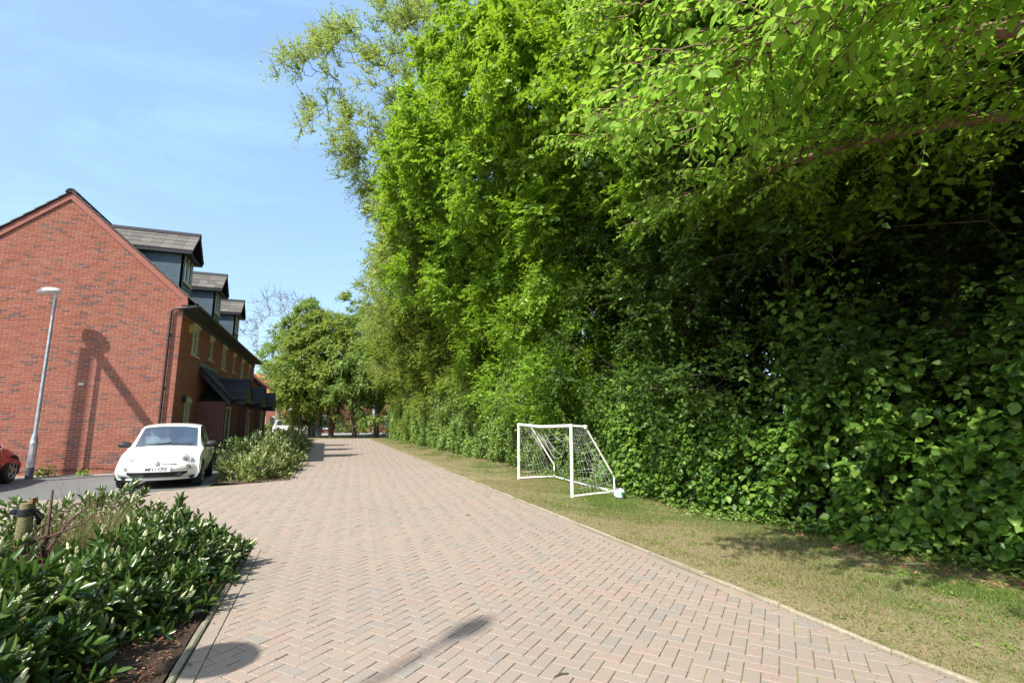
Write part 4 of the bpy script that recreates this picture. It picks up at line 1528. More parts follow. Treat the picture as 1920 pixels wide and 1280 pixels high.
# lower grille: a wide dark mouth
gp = [(-.52, .375), (-.50, .30), (-.44, .275), (.44, .275), (.50, .30), (.52, .375)]
b = MB()
xs = np.linspace(-.57, .57, 21)
vs, fcs = [], []
NZ = 6
for x in xs:
    lo = .262 + max(0, abs(x) - .46) * .8
    for k in range(NZ):
        p, nn = ff(x, lo + (.385 - lo) * k / (NZ - 1))
        vs.append(tuple(p + Vector((0, -.007, 0))))
for i in range(20):
    for k in range(NZ - 1):
        fcs.append((i * NZ + k, (i + 1) * NZ + k, (i + 1) * NZ + k + 1, i * NZ + k + 1))
b.add(vs, fcs)
gr = b.build('grille', M['black'], fiat)
for z in (.315,):
    b = MB()
    b.tube([ff(x, z)[0] + Vector((0, -.010, 0)) for x in np.linspace(-.44, .44, 13)], .004, 5)
    b.build('grille_bar', M['black'], gr)
b = MB().box(.30, .46, -.012, -.004, .30, .36, Matrix.Translation((0, ff(.38, .33)[0].y - .002, 0)))
b.build('grille_insert', M['plastic'], gr)
b = MB()
pts = [ff(x, .255)[0] + Vector((0, .012, -.035)) for x in np.linspace(-.62, .62, 15)]
b.tube(pts, .026, 8)
b.build('lower_lip', M['carwhite'], fiat, smooth=True)
py = min(ff(x, .43)[0].y for x in (-.2, 0, .2)) - .018
b = MB().box(-.265, .265, py, py + .03, .39, .502)
pl = b.build('number_plate', M['platewhite'], fiat)
text_mesh('MF11 CPZ', .098, 'lettering', M['black'], pl, Matrix.Translation((0, py - .002, .446)) @ Matrix.Rotation(PI / 2, 4, 'X'), xs=.94)
# door mirrors, wipers, aerial, handles, arches
for s in (-1, 1):
    b = MB()
    Mx = Matrix.Translation((s * .89, 1.30, .96)) @ Matrix.Rotation(R(90), 4, 'X') @ Matrix.Diagonal((1.25, .78, 1, 1))
    b.lathe([(.01, .075), (.06, .065), (.098, .02), (.104, -.03), (.09, -.06), (.02, -.062)], 18, (0, 0, 0), Mx)
    b.tube([(s * .72, 1.34, .89), (s * .80, 1.32, .93), (s * .86, 1.30, .96)], [.045, .035, .03], 8)
    b.build('door_mirror', M['plastic'], fiat, smooth=True)
    p = fs(2.15, .80, s)
    b = MB().box(-.012, .014, -.09, .09, -.018, .018, Matrix.Translation(p))
    b.build('door_handle', M['chrome'], fiat)
    b = MB()
    b.tube([fs(1.25, z, s) + Vector((s * .001, 0, 0)) for z in np.linspace(.3, .88, 6)], .004, 5)
    b.tube([fs(2.32, z, s) + Vector((s * .001, 0, 0)) for z in np.linspace(.3, .88, 6)], .004, 5)
    b.build('door_gap', M['plastic'], fiat)
for x0, x1 in ((-.42, .08), (.10, .56)):
    b = MB()
    b.tube([(x0, .985, .975), ((x0 + x1) / 2, .985, .975), (x1, 1.02, 1.005)], .010, 6)
    b.build('wiper', M['black'], fiat)
b = MB().tube([(.10, 2.75, 1.40), (.12, 3.02, 1.66)], [.006, .003], 6)
b.build('aerial', M['plastic'], fiat)
b = MB()
b.lathe([(.175, -.012), (.19, 0), (.175, .012), (.16, 0)], 22, (-.36 * -1 * -1, 1.30, 1.00), Matrix.Rotation(R(62), 4, 'X'))
b.build('steering_wheel', M['cloth'], fiat, smooth=True)
b = MB()
b.prism([(-.30, .98), (-.02, 1.0), (.05, 1.05), (-.02, 1.12), (-.10, 1.11), (-.28, 1.02)], 'y', 1.25, 1.30)
b.build('paper_sheet', M['cloth'], fiat)
b = MB().box(-.06, .06, 1.44, 1.47, 1.30, 1.345)
b.build('inner_mirror', M['plastic'], fiat)

# red saloon at the left edge, nose to the wall: built nose at y=0, turned round
red, rb, rf, rs = car('red_car', 'red car cut off by the left edge beside the street lamp', (-8.42, 17.62, 0), PI + R(3), M['carred'],
    [(.20, .22, .66), (.06, .32, .74), (.02, .45, .78), (.06, .58, .79), (.14, .66, .78), (.40, .76, .77), (.80, .85, .76), (1.30, .93, .74), (1.50, .98, .72), (1.9, 1.17, .65), (2.25, 1.32, .58), (2.6, 1.40, .55), (3.1, 1.41, .54), (3.6, 1.33, .54), (4.0, 1.15, .58), (4.25, .98, .66), (4.4, .88, .72), (4.45, .62, .74), (4.38, .32, .70)],
    .90, .90, .82, (1.0, 1.30), (1.0, 1.28), [(1.8, 2.7), (2.78, 3.6)], (.90, 3.45), .325, fr_bulge=.42)
for s in (-1, 1):
    p, nn = rf(s * .62, .62)
    disc_on(red, 'headlight', p, nn, .10, M['lens'], .04, None, dome=.02, sx=1.6)
    MB().tube([(s * .80, 1.75, .92), (s * .94, 1.72, .98)], [.03, .07], 8).build('door_mirror', M['carred'], red, smooth=True)

# white off-roader side on, far off under the trees
suv, sb, sf, ss = car('white_off_roader', 'white off-roader standing side-on across the far road beyond the trunks', (-1.1, 64.4, -.03), R(-90) + PI, M['carwhite'],
    [(.10, .30, .75), (.03, .45, .80), (.02, .70, .82), (.05, .95, .82), (.15, 1.05, .82), (.7, 1.12, .81), (1.3, 1.16, .80), (1.4, 1.20, .79), (1.75, 1.48, .74), (2.05, 1.70, .70), (2.5, 1.78, .69), (3.4, 1.80, .69), (4.2, 1.74, .69), (4.5, 1.45, .73), (4.62, 1.15, .80), (4.68, .80, .82), (4.66, .5, .80), (4.6, .34, .76)],
    1.13, .95, .86, (1.22, 1.66), (1.2, 1.66), [(1.65, 2.6), (2.7, 3.5), (3.58, 4.3)], (.92, 3.75), .38, sill=.32, fr_bulge=.2)

# ------------------------------------------------------------------ street lamps
def street_lamp(label, loc, rz, hs=1.0):
    r = root('street_lamp', label, 'street lamp', loc, rz, group='street lamps')
    b = MB().lathe([(.088, 0), (.088, .30)], 18)
    b.build('foot', M['galvdark'], r, smooth=True)
    b = MB().lathe([(.086, .30), (.086, .92), (.091, .94), (.091, .99), (.084, 1.0), (.082, 1.06), (.052, 1.22), (.050, 1.25), (.036, 5.12), (.036, 5.14)], 18)
    po = b.build('pole', M['galv'], r, smooth=True)
    MB().box(-.04, .04, -.092, -.083, .42, .86).build('access_door', M['galv'], po)
    h = MB()
    h.tube([(0, 0, 5.10), (0, 0, 5.20), (-.03, 0, 5.24)], [.045, .05, .05], 12)
    Mx = Matrix.Translation((-.16, 0, 5.27)) @ Matrix.Rotation(R(-9), 4, 'Y') @ Matrix.Diagonal((1.25 * hs, .9 * hs, 1, 1))
    h.lathe([(.03, -.075), (.19, -.055), (.225, -.01), (.215, .03), (.16, .085), (.08, .115), (.005, .122)], 26, (0, 0, 0), Mx)
    h.build('lamp_head', M['lampdome'], r, smooth=True)
    b = MB().lathe([(.02, -.095), (.14, -.085), (.16, -.06)], 24, (0, 0, 0), Mx)
    b.build('diffuser', M['lens'], r, smooth=True)
    return r
street_lamp('grey steel street lamp with a flat round head before the brick gable', (-7.585, 17.86, 0), R(0))
_l = street_lamp('grey steel street lamp outside the left edge whose shadow falls on the near paving', (-6.94, -2.06, 0), R(37), .62)

_l.scale = (.85, .85, 2.0)

# unseen things added outside the frame to cast shadows on paving and gable
_k = 2.72 / math.tan(R(SUN_EL))
SGX, SGY = -.60 - SDIR.x * _k, 4.10 - SDIR.y * _k
sg_ = root('shadow_sign', 'unseen round sign on a post added outside the left edge to shadow the paving', 'sign', (SGX, SGY, 0))
MB((SGX, SGY, 0)).tube([(SGX, SGY, 0), (SGX, SGY, 2.75)], .03, 10).build('post', M['galv'], sg_)
b = MB((SGX, SGY, 0))
b.lathe([(.27, -.004), (.27, .004)], 36, (SGX, SGY - .05, 2.72), Matrix.Rotation(R(-52), 4, 'Z') @ Matrix.Rotation(PI / 2, 4, 'X'))
b.build('sign_plate', M['signface'], sg_)

# made-up timber frame beyond the left edge, shaped to cast the slanted gable shadow
def back(x, z, D):
    """point on a plane D metres before the gable that shadows the gable point (x, z)"""
    t = D / SDIR.y
    return (x - SDIR.x * t, HY0 - D, z + t * math.tan(R(SUN_EL)))
tf = root('shadow_frame', 'unseen timber frame added outside the left edge to cast the slanted gable shadow', 'shadow_caster', (-10.9, 15.6, 0))
TO = (-10.9, 15.6, 0)
D_ = 3.0
A = back(-6.98, 4.0, D_)
B_ = back(-5.06, 1.30, D_)
MB(TO).box(A[0] - .09, A[0] + .12, A[1] - .06, A[1] + .06, 0, A[2] - .32).build('post', M['oldtimber'], tf)
MB(TO).box(B_[0] - .09, B_[0] + .12, B_[1] - .06, B_[1] + .06, 0, B_[2]).build('post', M['oldtimber'], tf)
dv = (Vector(B_) - Vector(A))
L = dv.length
ang = math.atan2(dv.z, dv.x)
MB(TO).box(-.28, L + .1, -.05, .05, -.12, .12, Matrix.Translation((A[0], A[1] - .12, A[2])) @ Matrix.Rotation(-ang, 4, 'Y')).build('rafter', M['oldtimber'], tf)

# ------------------------------------------------------------------ goal, net and ball
gl = root('football_goal', 'small white tube football goal with sagging net on the grass verge', 'goal', (4.85, 11.1, .02))
GO = (4.85, 11.1, .02)
Lp, Rp = Vector((4.92, 12.84, .03)), Vector((4.78, 9.44, .02))
Lb, Rb = Vector((5.86, 12.62, .06)), Vector((5.82, 9.52, .05))
H = 1.44
up = Vector((0, 0, 1))
def gtube(name, pts, r):
    return MB(GO).tube(pts, r, 14).build(name, M['goalwhite'], gl, smooth=True)
gtube('post', [Lp - up * .03, Lp + up * H], .036)
gtube('post', [Rp - up * .02, Rp + up * (H - .0)], .036)
mid = (Lp + Rp) / 2 + up * (H - .04)
gtube('crossbar', [Lp + up * H, (Lp * 3 + Rp) / 4 + up * (H - .022), mid, (Lp + Rp * 3) / 4 + up * (H - .02), Rp + up * H], .037)
back_dir = Vector((1, .04, 0))
for P_, B2 in ((Lp, Lb), (Rp, Rb)):
    top = P_ + up * H
    st2 = P_ + back_dir * .34 + up * (H - .02)
    kn = B2 + up * .33
    gtube('top_stub', [top, st2], .026)
    gtube('stay', [st2, kn], .021)
    gtube('back_post', [kn, B2 + up * .03], .021)
    gtube('side_rail', [P_ + up * .03, (P_ + B2) / 2 + up * .035, B2 + up * .03], .024)
gtube('ground_bar', [Lb + up * .03, (Lb + Rb) / 2 + up * .03, Rb + up * .03], .029)
for q in (Lp + up * H, Rp + up * H, Lb + up * .03, Rb + up * .03, Lp + back_dir * .34 + up * (H - .02), Rp + back_dir * .34 + up * (H - .02)):
    MB(GO).lathe([(.01, -.04), (.042, -.036), (.044, 0), (.042, .036), (.01, .04)], 14, tuple(q)).build('joint_sleeve', M['goalwhite'], gl, smooth=True)
net = MB(GO)
nu, nv = 25, 15
def netp(i, j):
    u_, v_ = i / (nu - 1), j / (nv - 1)
    tp = Lp.lerp(Rp, u_) + back_dir * (.05 + .25 * (u_ > .03) * (u_ < .97)) + up * (H - .05)
    bt = Lb.lerp(Rb, u_) + up * .05
    p = tp.lerp(bt, v_)
    sag = math.sin(PI * u_) * (1 - v_) ** 1.4
    p = p + up * (-.30 * sag * (0.6 + .4 * math.sin(u_ * 9))) + back_dir * (.13 * math.sin(PI * v_) + .05 * math.sin(u_ * 14 + v_ * 6))
    p = p + Vector((0, .05 * math.sin(v_ * 9 + u_ * 5), .025 * math.sin(u_ * 21 + v_ * 8)))
    return p
for i in range(nu):
    a_, b_ = (0, nv) if i in (0, nu - 1) or rng.uniform() < .35 else sorted(rng.integers(0, nv, 2))
    if b_ - a_ > 2:
        net.tube([netp(i, j) for j in range(a_, b_)], .0017, 4, False)
for j in range(1, nv):
    a_, b_ = sorted(rng.integers(0, nu, 2))
    if b_ - a_ > 2:
        net.tube([netp(i, j) for i in range(a_, b_)], .0017, 4, False)
for P_, B2 in ((Lp, Lb), (Rp, Rb)):
    for k in range(9):
        t = k / 8
        a = P_ + up * (H - .05) + back_dir * .3 * t
        bb = (P_.lerp(B2, .25 + .75 * t)) + up * .06
        net.tube([a, a.lerp(bb, .5) + Vector((.03, .06 * math.sin(k), -.03)), bb], .0016, 4, False)
    for k in range(1, 8):
        t = k / 8
        a = P_ + up * (H * (1 - t)) + back_dir * (.12 + .0 * t)
        bb = (P_ + back_dir * .34 + up * H).lerp(B2 + up * .1, t)
        net.tube([a, a.lerp(bb, .5) + up * -.03, bb], .0016, 4, False)
# hanging loops below the crossbar
for u0, u1, dp in ((.12, .38, .22), (.30, .62, .34), (.55, .92, .30), (.62, .88, .16), (.45, .97, .60), (.40, .9, .72), (.2, .6, .5)):
    pts = []
    for t in np.linspace(0, 1, 12):
        q = Lp.lerp(Rp, u0 + (u1 - u0) * t) + up * (H - .05 - dp * 4 * t * (1 - t) * (.7 + .5 * t)) + back_dir * (.06 + .3 * t * (1 - t))
        pts.append(q)
    net.tube(pts, .0032, 5, False)
nn_ = net.build('net', M['netcord'], gl, recalc=False)
nn_['kind'] = 'stuff'

ball = root('football', 'white football with green and dark patches by the foot of the goal', 'ball', (5.54, 8.88, .135))
import bmesh
bm = bmesh.new()
bmesh.ops.create_icosphere(bm, subdivisions=1, radius=1)
# truncated icosahedron panels pushed on to a sphere, each panel a mesh of its own
bm.free()
phi = (1 + 5 ** .5) / 2
ico = [Vector(v).normalized() for v in [(-1, phi, 0), (1, phi, 0), (-1, -phi, 0), (1, -phi, 0), (0, -1, phi), (0, 1, phi), (0, -1, -phi), (0, 1, -phi), (phi, 0, -1), (phi, 0, 1), (-phi, 0, -1), (-phi, 0, 1)]]
faces = [(0, 11, 5), (0, 5, 1), (0, 1, 7), (0, 7, 10), (0, 10, 11), (1, 5, 9), (5, 11, 4), (11, 10, 2), (10, 7, 6), (7, 1, 8), (3, 9, 4), (3, 4, 2), (3, 2, 6), (3, 6, 8), (3, 8, 9), (4, 9, 5), (2, 4, 11), (6, 2, 10), (8, 6, 7), (9, 8, 1)]
panels = []
def e3(a, b):
    return ico[a] * 2 / 3 + ico[b] / 3
for f_ in faces:
    a, b, c = f_
    panels.append([e3(a, b), e3(b, a), e3(b, c), e3(c, b), e3(c, a), e3(a, c)])
for i in range(12):
    nb = [j for j in range(12) if j != i and (ico[i] - ico[j]).length < 1.1]
    ax = ico[i]
    u_ = ax.orthogonal().normalized()
    w_ = ax.cross(u_)
    nb.sort(key=lambda j: math.atan2(ico[j].dot(w_), ico[j].dot(u_)))
    panels.append([e3(i, j) for j in nb])
ballrot = Matrix.Rotation(.5, 3, 'X') @ Matrix.Rotation(.9, 3, 'Z')
M['ball_white'] = pm('ball_white', (0.74, 0.76, 0.80), 0.4, 0.08, 12)
M['ball_green'] = pm('ball_green', (0.02, 0.19, 0.06), 0.4, 0.15, 12)
M['ball_dark'] = pm('ball_dark', (0.14, 0.11, 0.17), 0.4, 0.3, 12)
M['ball_grey'] = pm('ball_grey', (0.36, 0.39, 0.44), 0.4, 0.15, 12)
for k, pn in enumerate(panels):
    pn = [ballrot @ v for v in pn]
    c = sum(pn, Vector()) / len(pn)
    inner = [v + (c - v) * .05 for v in pn]
    rr = .112
    vs = [tuple(v.normalized() * (rr - .006)) for v in pn] + [tuple(v.normalized() * (rr - .001)) for v in inner] + [tuple((c + (v - c) * .55).normalized() * (rr + .001)) for v in pn] + [tuple(c.normalized() * (rr + .0015))]
    m = len(pn)
    fs_ = []
    for i in range(m):
        j = (i + 1) % m
        fs_ += [(i, j, m + j, m + i), (m + i, m + j, 2 * m + j, 2 * m + i), (2 * m + i, 2 * m + j, 3 * m)]
    cn = c.normalized()
    vw = cn.dot(Vector((.32, -.91, -.2)).normalized())
    mt = M['ball_green'] if vw > .78 else (M['ball_dark'] if k in (22, 25, 28, 30) else (M['ball_grey'] if k in (3, 9, 16, 21, 27) else M['ball_white']))
    b = MB()
    b.add(vs, fs_)
    b.build('panel', mt, ball, smooth=True)

# ------------------------------------------------------------------ bins, bollards, stakes
def bin_(x, y, label, rz):
    r = root('wheelie_bin', label, 'bin', (x, y, 0), rz, group='wheelie bins at the road end')
    b = MB()
    b.add([(-.25, -.26, .10), (.25, -.26, .10), (.25, .26, .10), (-.25, .26, .10), (-.30, -.34, 1.02), (.30, -.34, 1.02), (.30, .36, 1.02), (-.30, .36, 1.02)],
          [(0, 3, 2, 1), (4, 5, 6, 7), (0, 1, 5, 4), (1, 2, 6, 5), (2, 3, 7, 6), (3, 0, 4, 7)])
    b.box(-.31, .31, -.35, .37, .97, 1.015)
    for xx in (-.15, 0, .15):
        b.box(xx - .015, xx + .015, -.345, -.30, .3, .95)
    b.build('bin_body', M['bin'], r)
    b = MB().prism([(-.38, 1.03), (-.36, 1.07), (0, 1.12), (.36, 1.10), (.40, 1.03)], 'x', -.32, .32)
    b.build('lid', M['bin'], r)
    for s in (-1, 1):
        MB().lathe([(.10, -.03), (.10, .03)], 16, (s * .27, .28, .10), Matrix.Rotation(PI / 2, 4, 'Y')).build('wheel', M['rubber'], r)
    MB().tube([(-.24, .40, 1.0), (.24, .40, 1.0)], .018, 8).build('handle', M['bin'], r)
bin_(-.62, 52.6, 'dark grey wheelie bin nearest the road end beside the trunks', R(6))
bin_(-1.05, 53.2, 'dark grey wheelie bin half behind the other one', R(-8))
def bollard(x, y, label, h=.85):
    r = root('bollard', label, 'bollard', (x, y, 0), 0, group='pale bollards at the road end')
    MB().lathe([(.075, 0), (.07, h - .1)], 14).build('shaft', M['sill'], r, smooth=True)
    MB().lathe([(.055, h - .1), (.055, h - .07), (.08, h - .065), (.08, h - .02), (.05, h), (.005, h + .005)], 14).build('cap', M['sill'], r, smooth=True)
bollard(-2.2, 51.5, 'pale round bollard just left of the wheelie bins')
bollard(-4.0, 46.5, 'pale round bollard by the last porch')
bollard(-3.4, 56, 'pale round bollard farther off near the white off-roader')

st = root('timber_stake', 'mossy round timber stake with a black strap among the near laurels', 'stake', (-2.30, 5.45, 0), 0)
b = MB().tube([(0, 0, -.1), (0, 0, .3), (.005, 0, .88)], [.052, .052, .05], 14)
b.build('post', M['timber'], st, smooth=True)
b = MB().box(.030, .046, -.03, .03, .82, .92)
b.build('broken_top', M['rust'], st)
b = MB().lathe([(.054, .78), (.058, .785), (.058, .835), (.054, .84)], 16)
b.lathe([(.006, -.02), (.022, -.018), (.022, .018), (.006, .02)], 10, (-.075, -.015, .815), Matrix.Rotation(PI / 2, 4, 'X'))
b.tube([(.05, .02, .81), (.09, .03, .76), (.07, .05, .70)], [.02, .03, .015], 8)
b.build('strap', M['black'], st, smooth=True)
st = root('timber_stake', 'short weathered timber stake rising from the pale shrubs beside the car', 'stake', (-2.30, 20.4, 0), R(20))
MB().tube([(0, 0, -.1), (0, 0, 1.18), (0, 0, 1.24)], [.06, .06, .035], 12).build('post', M['oldtimber'], st, smooth=True)
MB().lathe([(.064, 1.0), (.066, 1.01), (.066, 1.05), (.064, 1.06)], 14).build('strap', M['black'], st)
# few bits lying about
tw = MB().tube([(0, 0, .006), (.05, .015, .010), (.10, .012, .007)], [.005, .006, .004], 6)
tag(mobj('fallen_twig', tw.mesh('fallen_twig'), M['bark'], None, (1.40, 3.05, 0)), 'short dark twig lying on the near paving', 'twig')
o = tag(mobj('fallen_twig', bpy.data.meshes['fallen_twig'], None, None, (2.35, 8.4, 0)), 'dark twig lying on the paving near the kerb before the goal', 'twig')
o.rotation_euler = (0, 0, 2)
# service cable along the wall foot
cb = MB(HO)
cb.tube([(HX - .4 - .25 * i, gy - .02, .17 + .05 * math.sin(i * 1.3)) for i in range(14)], .006, 6)
hp(cb, 'wall_cable', M['black'])

# ------------------------------------------------------------------ trees
def crown_mesh(name, nC, c, r, n_twig, n_leaf, twig_len, leaf_len, ratio, shape='rhomb', shell=.5, droop=.25, zmin=None, wood=True, up=.8):
    C, O = ellipsoid_points(nC, c, r, shell, zmin)
    P, D, N, Ln, Wd, t, tw = sprays(C, O, n_twig, n_leaf, twig_len, leaf_len, ratio, droop, up)
    return leaf_mesh(name, P, D, N, Ln, Wd, shape, t, False), C

def trunk_mesh(name, h, r0, tips, lean=0.3, n=5, base_r=.05, fork=None):
    b = MB()
    pts, rad = [], []
    ph = rnd.uniform(0, 6)
    for i in range(9):
        t = i / 8
        pts.append((lean * math.sin(ph + t * 2.2) * t, lean * math.cos(ph * 1.3 + t * 1.9) * t, h * t - .15))
        rad.append(r0 * (1.35 if i == 0 else 1) * (1 - .72 * t))
    skeleton(b, pts, rad, tips, base_r, n)
    return b.mesh(name, True, recalc=False)

def tree(name, label, x, y, crown_me, trunk_me, cm, tm, rz=0, s=(1, 1, 1), group=None):
    r = root(name, label, 'tree', (x, y, 0), rz, group, s)
    mobj('crown', crown_me, cm, r)
    mobj('trunk', trunk_me, tm, r)
    return r

# dense roadside trees: boughs of leaf sprays, dark gaps between
def boughs(n_b, c, r, br, per, shell=.72, zmin=None):
    B, O = ellipsoid_points(n_b, c, r, shell, zmin)
    sz = br * rng.uniform(.65, 1.35, len(B))
    C = np.repeat(B, per, axis=0)
    o = np.repeat(O, per, axis=0)
    d = norm(rand_dirs(len(C)) + o * .7 + np.array([0, 0, .35]))
    C = C + d * (np.repeat(sz, per) * rng.uniform(.55, 1.05, len(C)))[:, None] * np.array([1, 1, .62])
    return C, norm(d * .8 + o * .5), B

def bough_tree(n_b, c, r, br, per, n_twig, n_leaf, twig, leaf, ratio, trunk_h, trunk_r, droop=.35, shell=.7, zmin=None, shape='rhomb'):
    C, O, B = boughs(n_b, c, r, br, per, shell, zmin)
    P, D, N, Ln, Wd, t, tw = sprays(C, O, n_twig, n_leaf, twig, leaf, ratio, droop, .75, .8)
    me = leaf_mesh('crown', P, D, N, Ln, Wd, shape, t, False)
    tips = np.vstack([B, C[rng.permutation(len(C))[:len(B)]]])
    return me, trunk_mesh('trunk', trunk_h, trunk_r, tips, .5)

DENSE = [bough_tree(112, (0, 0, 8.4 + .2 * v), (3.2 + .2 * v, 3.2 + .2 * v, 6.4 + .3 * v), 1.15, 9, 8, 13, .54, .150, .58, 10.5, .24, droop=.12) for v in range(3)]
HIGH = [bough_tree(100, (-1.7, 0, 9.8 + .2 * v), (3.3 + .2 * v, 3.3 + .2 * v, 5.2 + .3 * v), 1.15, 9, 8, 13, .54, .150, .58, 11, .24, droop=.12) for v in range(3)]
NEAR = [bough_tree(85, (0, 0, 4.9), (3.0, 3.2, 4.4), 1.0, 8, 8, 12, .58, .11, .58, 7, .16, droop=.16, shell=.5) for v in range(2)]

GR = 'tall roadside trees behind the hedge'
spec = [  # x, y, variant, turn, scale xy, scale z, label
    (8.9, 5.0, 0, .3, 1.0, 1.0, 'bushy bright green tree above the dark gap in the hedge'),
    (8.6, 9.4, 1, -.3, 1.0, .98, 'bright green tree rising right behind the football goal'),
    (8.5, 13.8, 2, .2, 1.05, 1.06, 'tall bright green tree left of the goal, above the middle of the hedge'),
    (8.2, 18.4, 0, -.2, 1.16, 1.16, 'tallest bright green tree, standing against the oak'),
    (8.6, 22.6, 1, .35, 1.08, .98, 'bright green tree in front of the pale oak trunk'),
    (9.8, .6, 2, -.2, 1.0, 1.0, 'bright green tree at the right edge behind the dark hedge'),
    (8.7, -3.6, 0, .1, 1.0, 1.0, 'bright green tree outside the right edge that shades the near hedge'),
    (8.8, -9.5, 1, 1.2, 1.0, 1.0, 'bright green tree behind the viewpoint in the same row'),
]
for x, y, v, rz_, sx, sz, lab in spec:
    Q = HIGH
    tree('roadside_tree', lab, x, y, Q[v][0], Q[v][1], M['leaf_bright'], M['bark'], rz_, (sx, sx * 1.28, sz), GR)
spec = [
    (9.2, 27.0, 2, .4, .98, .74, 'yellowish green tree past the oak, above the clipped hedge'),
    (9.0, 32.0, 0, -.3, .98, .70, 'yellowish green tree midway down the far hedge'),
    (8.8, 37.5, 1, .2, .98, .72, 'loose yellowish green tree near the far end of the hedge'),
    (8.6, 43.5, 2, -.1, .98, .74, 'yellowish green tree at the far end of the hedge'),
]
mids = [m.copy() for m, _ in HIGH]
for m in mids:
    m.materials.clear()
    m.materials.append(M['leaf_mid'])
for x, y, v, rz_, sx, sz, lab in spec:
    tree('roadside_tree', lab, x, y, mids[v], HIGH[v][1], M['leaf_mid'], M['bark'], rz_, (sx, sx, sz), GR)
# second row, deeper in the wood, leaf colour darkened for the shade there
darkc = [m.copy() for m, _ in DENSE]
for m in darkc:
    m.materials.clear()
    m.materials.append(M['leaf_painted_shade'])
for i, (x, y, v, s, lab) in enumerate([(12.5, -1.5, 2, 1.0, 'second-row tree just outside the right edge'), (15.0, 3, 1, 1.1, 'second-row tree seen through the dark gap at the right edge'), (14.6, 8.5, 2, 1.15, 'second-row tree behind the bushy tree over the dark gap'), (14.4, 14, 0, 1.15, 'second-row tree behind the tree at the goal'), (14.3, 20, 1, 1.15, 'second-row tree behind the tallest bright green tree'),
                                       (14.0, 27, 2, 1.0, 'second-row tree to the right of the pale oak'), (13.5, 34, 0, .9, 'second-row tree behind the middle of the far hedge'), (13, 41, 1, .85, 'second-row tree behind the far end of the hedge'), (19.5, 6, 0, 1.15, 'third-row tree deep in the wood behind the dark gap'), (19.5, 12, 2, 1.15, 'third-row tree deep in the wood beyond the goal')]):
    tree('wood_tree', lab, x, y, darkc[v], DENSE[v][1], M['leaf_painted_shade'], M['bark'], i * 1.3, (s, s, s), 'trees deeper in the wood')

# pale oak-like tree, sparse new leaves, branches showing
OAK_C = (0, 0, 15.5)
C1, O1, B1 = boughs(135, (-.5, 0, 13.8), (6.3, 6.6, 8.4), 1.5, 10, .5)
C1[:, 0] -= 1.3 * np.clip((C1[:, 2] - 12.5) / 2, 0, 1)
B1[:, 0] -= 1.3 * np.clip((B1[:, 2] - 12.5) / 2, 0, 1)
k = (C1[:, 2] > 6.0) & ~((C1[:, 2] < 13.2) & (C1[:, 0] < -5.0))
C1, O1 = C1[k], O1[k]
B1 = B1[(B1[:, 2] > 6.0) & ~((B1[:, 2] < 13.2) & (B1[:, 0] < -4.6))]
P, D, N, Ln, Wd, t, (T0, TD, TL) = sprays(C1, O1, 10, 14, .9, .125, .55, .08, .6, .8)
oak_me = leaf_mesh('crown', P, D, N, Ln, Wd, 'rhomb', t, False)
b = MB()
tp = [(0, 0, -.2), (.1, .05, 2), (0, .1, 4.5), (-.1, 0, 7), (-.3, .1, 9.5), (-.4, 0, 12), (-.5, 0, 15), (-.6, 0, 18)]
mids_ = []
for _ in range(40):                                  # main limbs first
    d = Vector((rnd.gauss(0, 1), rnd.gauss(0, 1), rnd.uniform(-.15, 1.1))).normalized()
    mids_.append((-.5 + d.x * 3.6, d.y * 3.4, 12 + d.z * 5.0))
skeleton(b, tp, [.48, .4, .36, .33, .29, .24, .17, .09], np.vstack([np.array(mids_), B1, C1[rng.permutation(len(C1))[:480]]]), .075, 5, .05, .16, .016)
for i in range(0, len(T0), 3):
    q = T0[i] + TD[i] * TL[i]
    b.tube([T0[i], tuple((T0[i] + q) / 2 + rng.normal(size=3) * .04), tuple(q)], [.014, .010, .006], 3, False)
oak_tr = b.mesh('trunk', True, recalc=False)
tree('oak_tree', 'tall pale oak with sparse yellow-green leaves and dark branches against the sky', 6.6, 26.5, oak_me, oak_tr, M['leaf_oak'], M['bark'], 0, (1, 1, 1.16), 'pale oaks')
tree('oak_tree', 'second pale oak farther on, twigs reaching out over the road end', 6.2, 37.5, oak_me, oak_tr, M['leaf_oak'], M['bark'], 2.3, (.74, .74, .80), 'pale oaks')

# trees at the road end
FAR = []
for v in range(2):
    C, O, B = boughs(80, (0, 0, 7.2 + .3 * v), (3.3, 3.3, 4.9), 1.05, 8, .6)
    P, D, N, Ln, Wd, t, _ = sprays(C, O, 7, 10, .6, .20, .55, .3)
    me = leaf_mesh('crown', P, D, N, Ln, Wd, 'rhomb', t, False)
    b = MB()
    tips = C[rng.permutation(len(C))[:120]]
    if v == 0:
        skeleton(b, [(0, 0, -.2), (.05, 0, 1.2), (.15, .05, 2.6), (.1, .1, 4.5), (0, .1, 7), (0, 0, 9.5)], [.26, .22, .19, .16, .11, .05], tips, .05)
    else:
        skeleton(b, [(0, 0, -.2), (-.05, 0, .6), (-.35, 0, 1.8), (-.55, .1, 3.4), (-.5, .1, 6), (-.3, 0, 9)], [.30, .25, .19, .16, .11, .05], tips[:60], .05)
        skeleton(b, [(0, 0, .3), (.2, 0, 1.2), (.55, 0, 2.4), (.75, .1, 4), (.8, 0, 7)], [.22, .19, .16, .13, .05], tips[60:], .05)
    FAR.append((me, b.mesh('trunk', True, recalc=False)))
fary = [m.copy() for m, _ in FAR]
for m in fary:
    m.materials.clear()
    m.materials.append(M['leaf_far_yellow'])
GF = 'green trees at the end of the road'
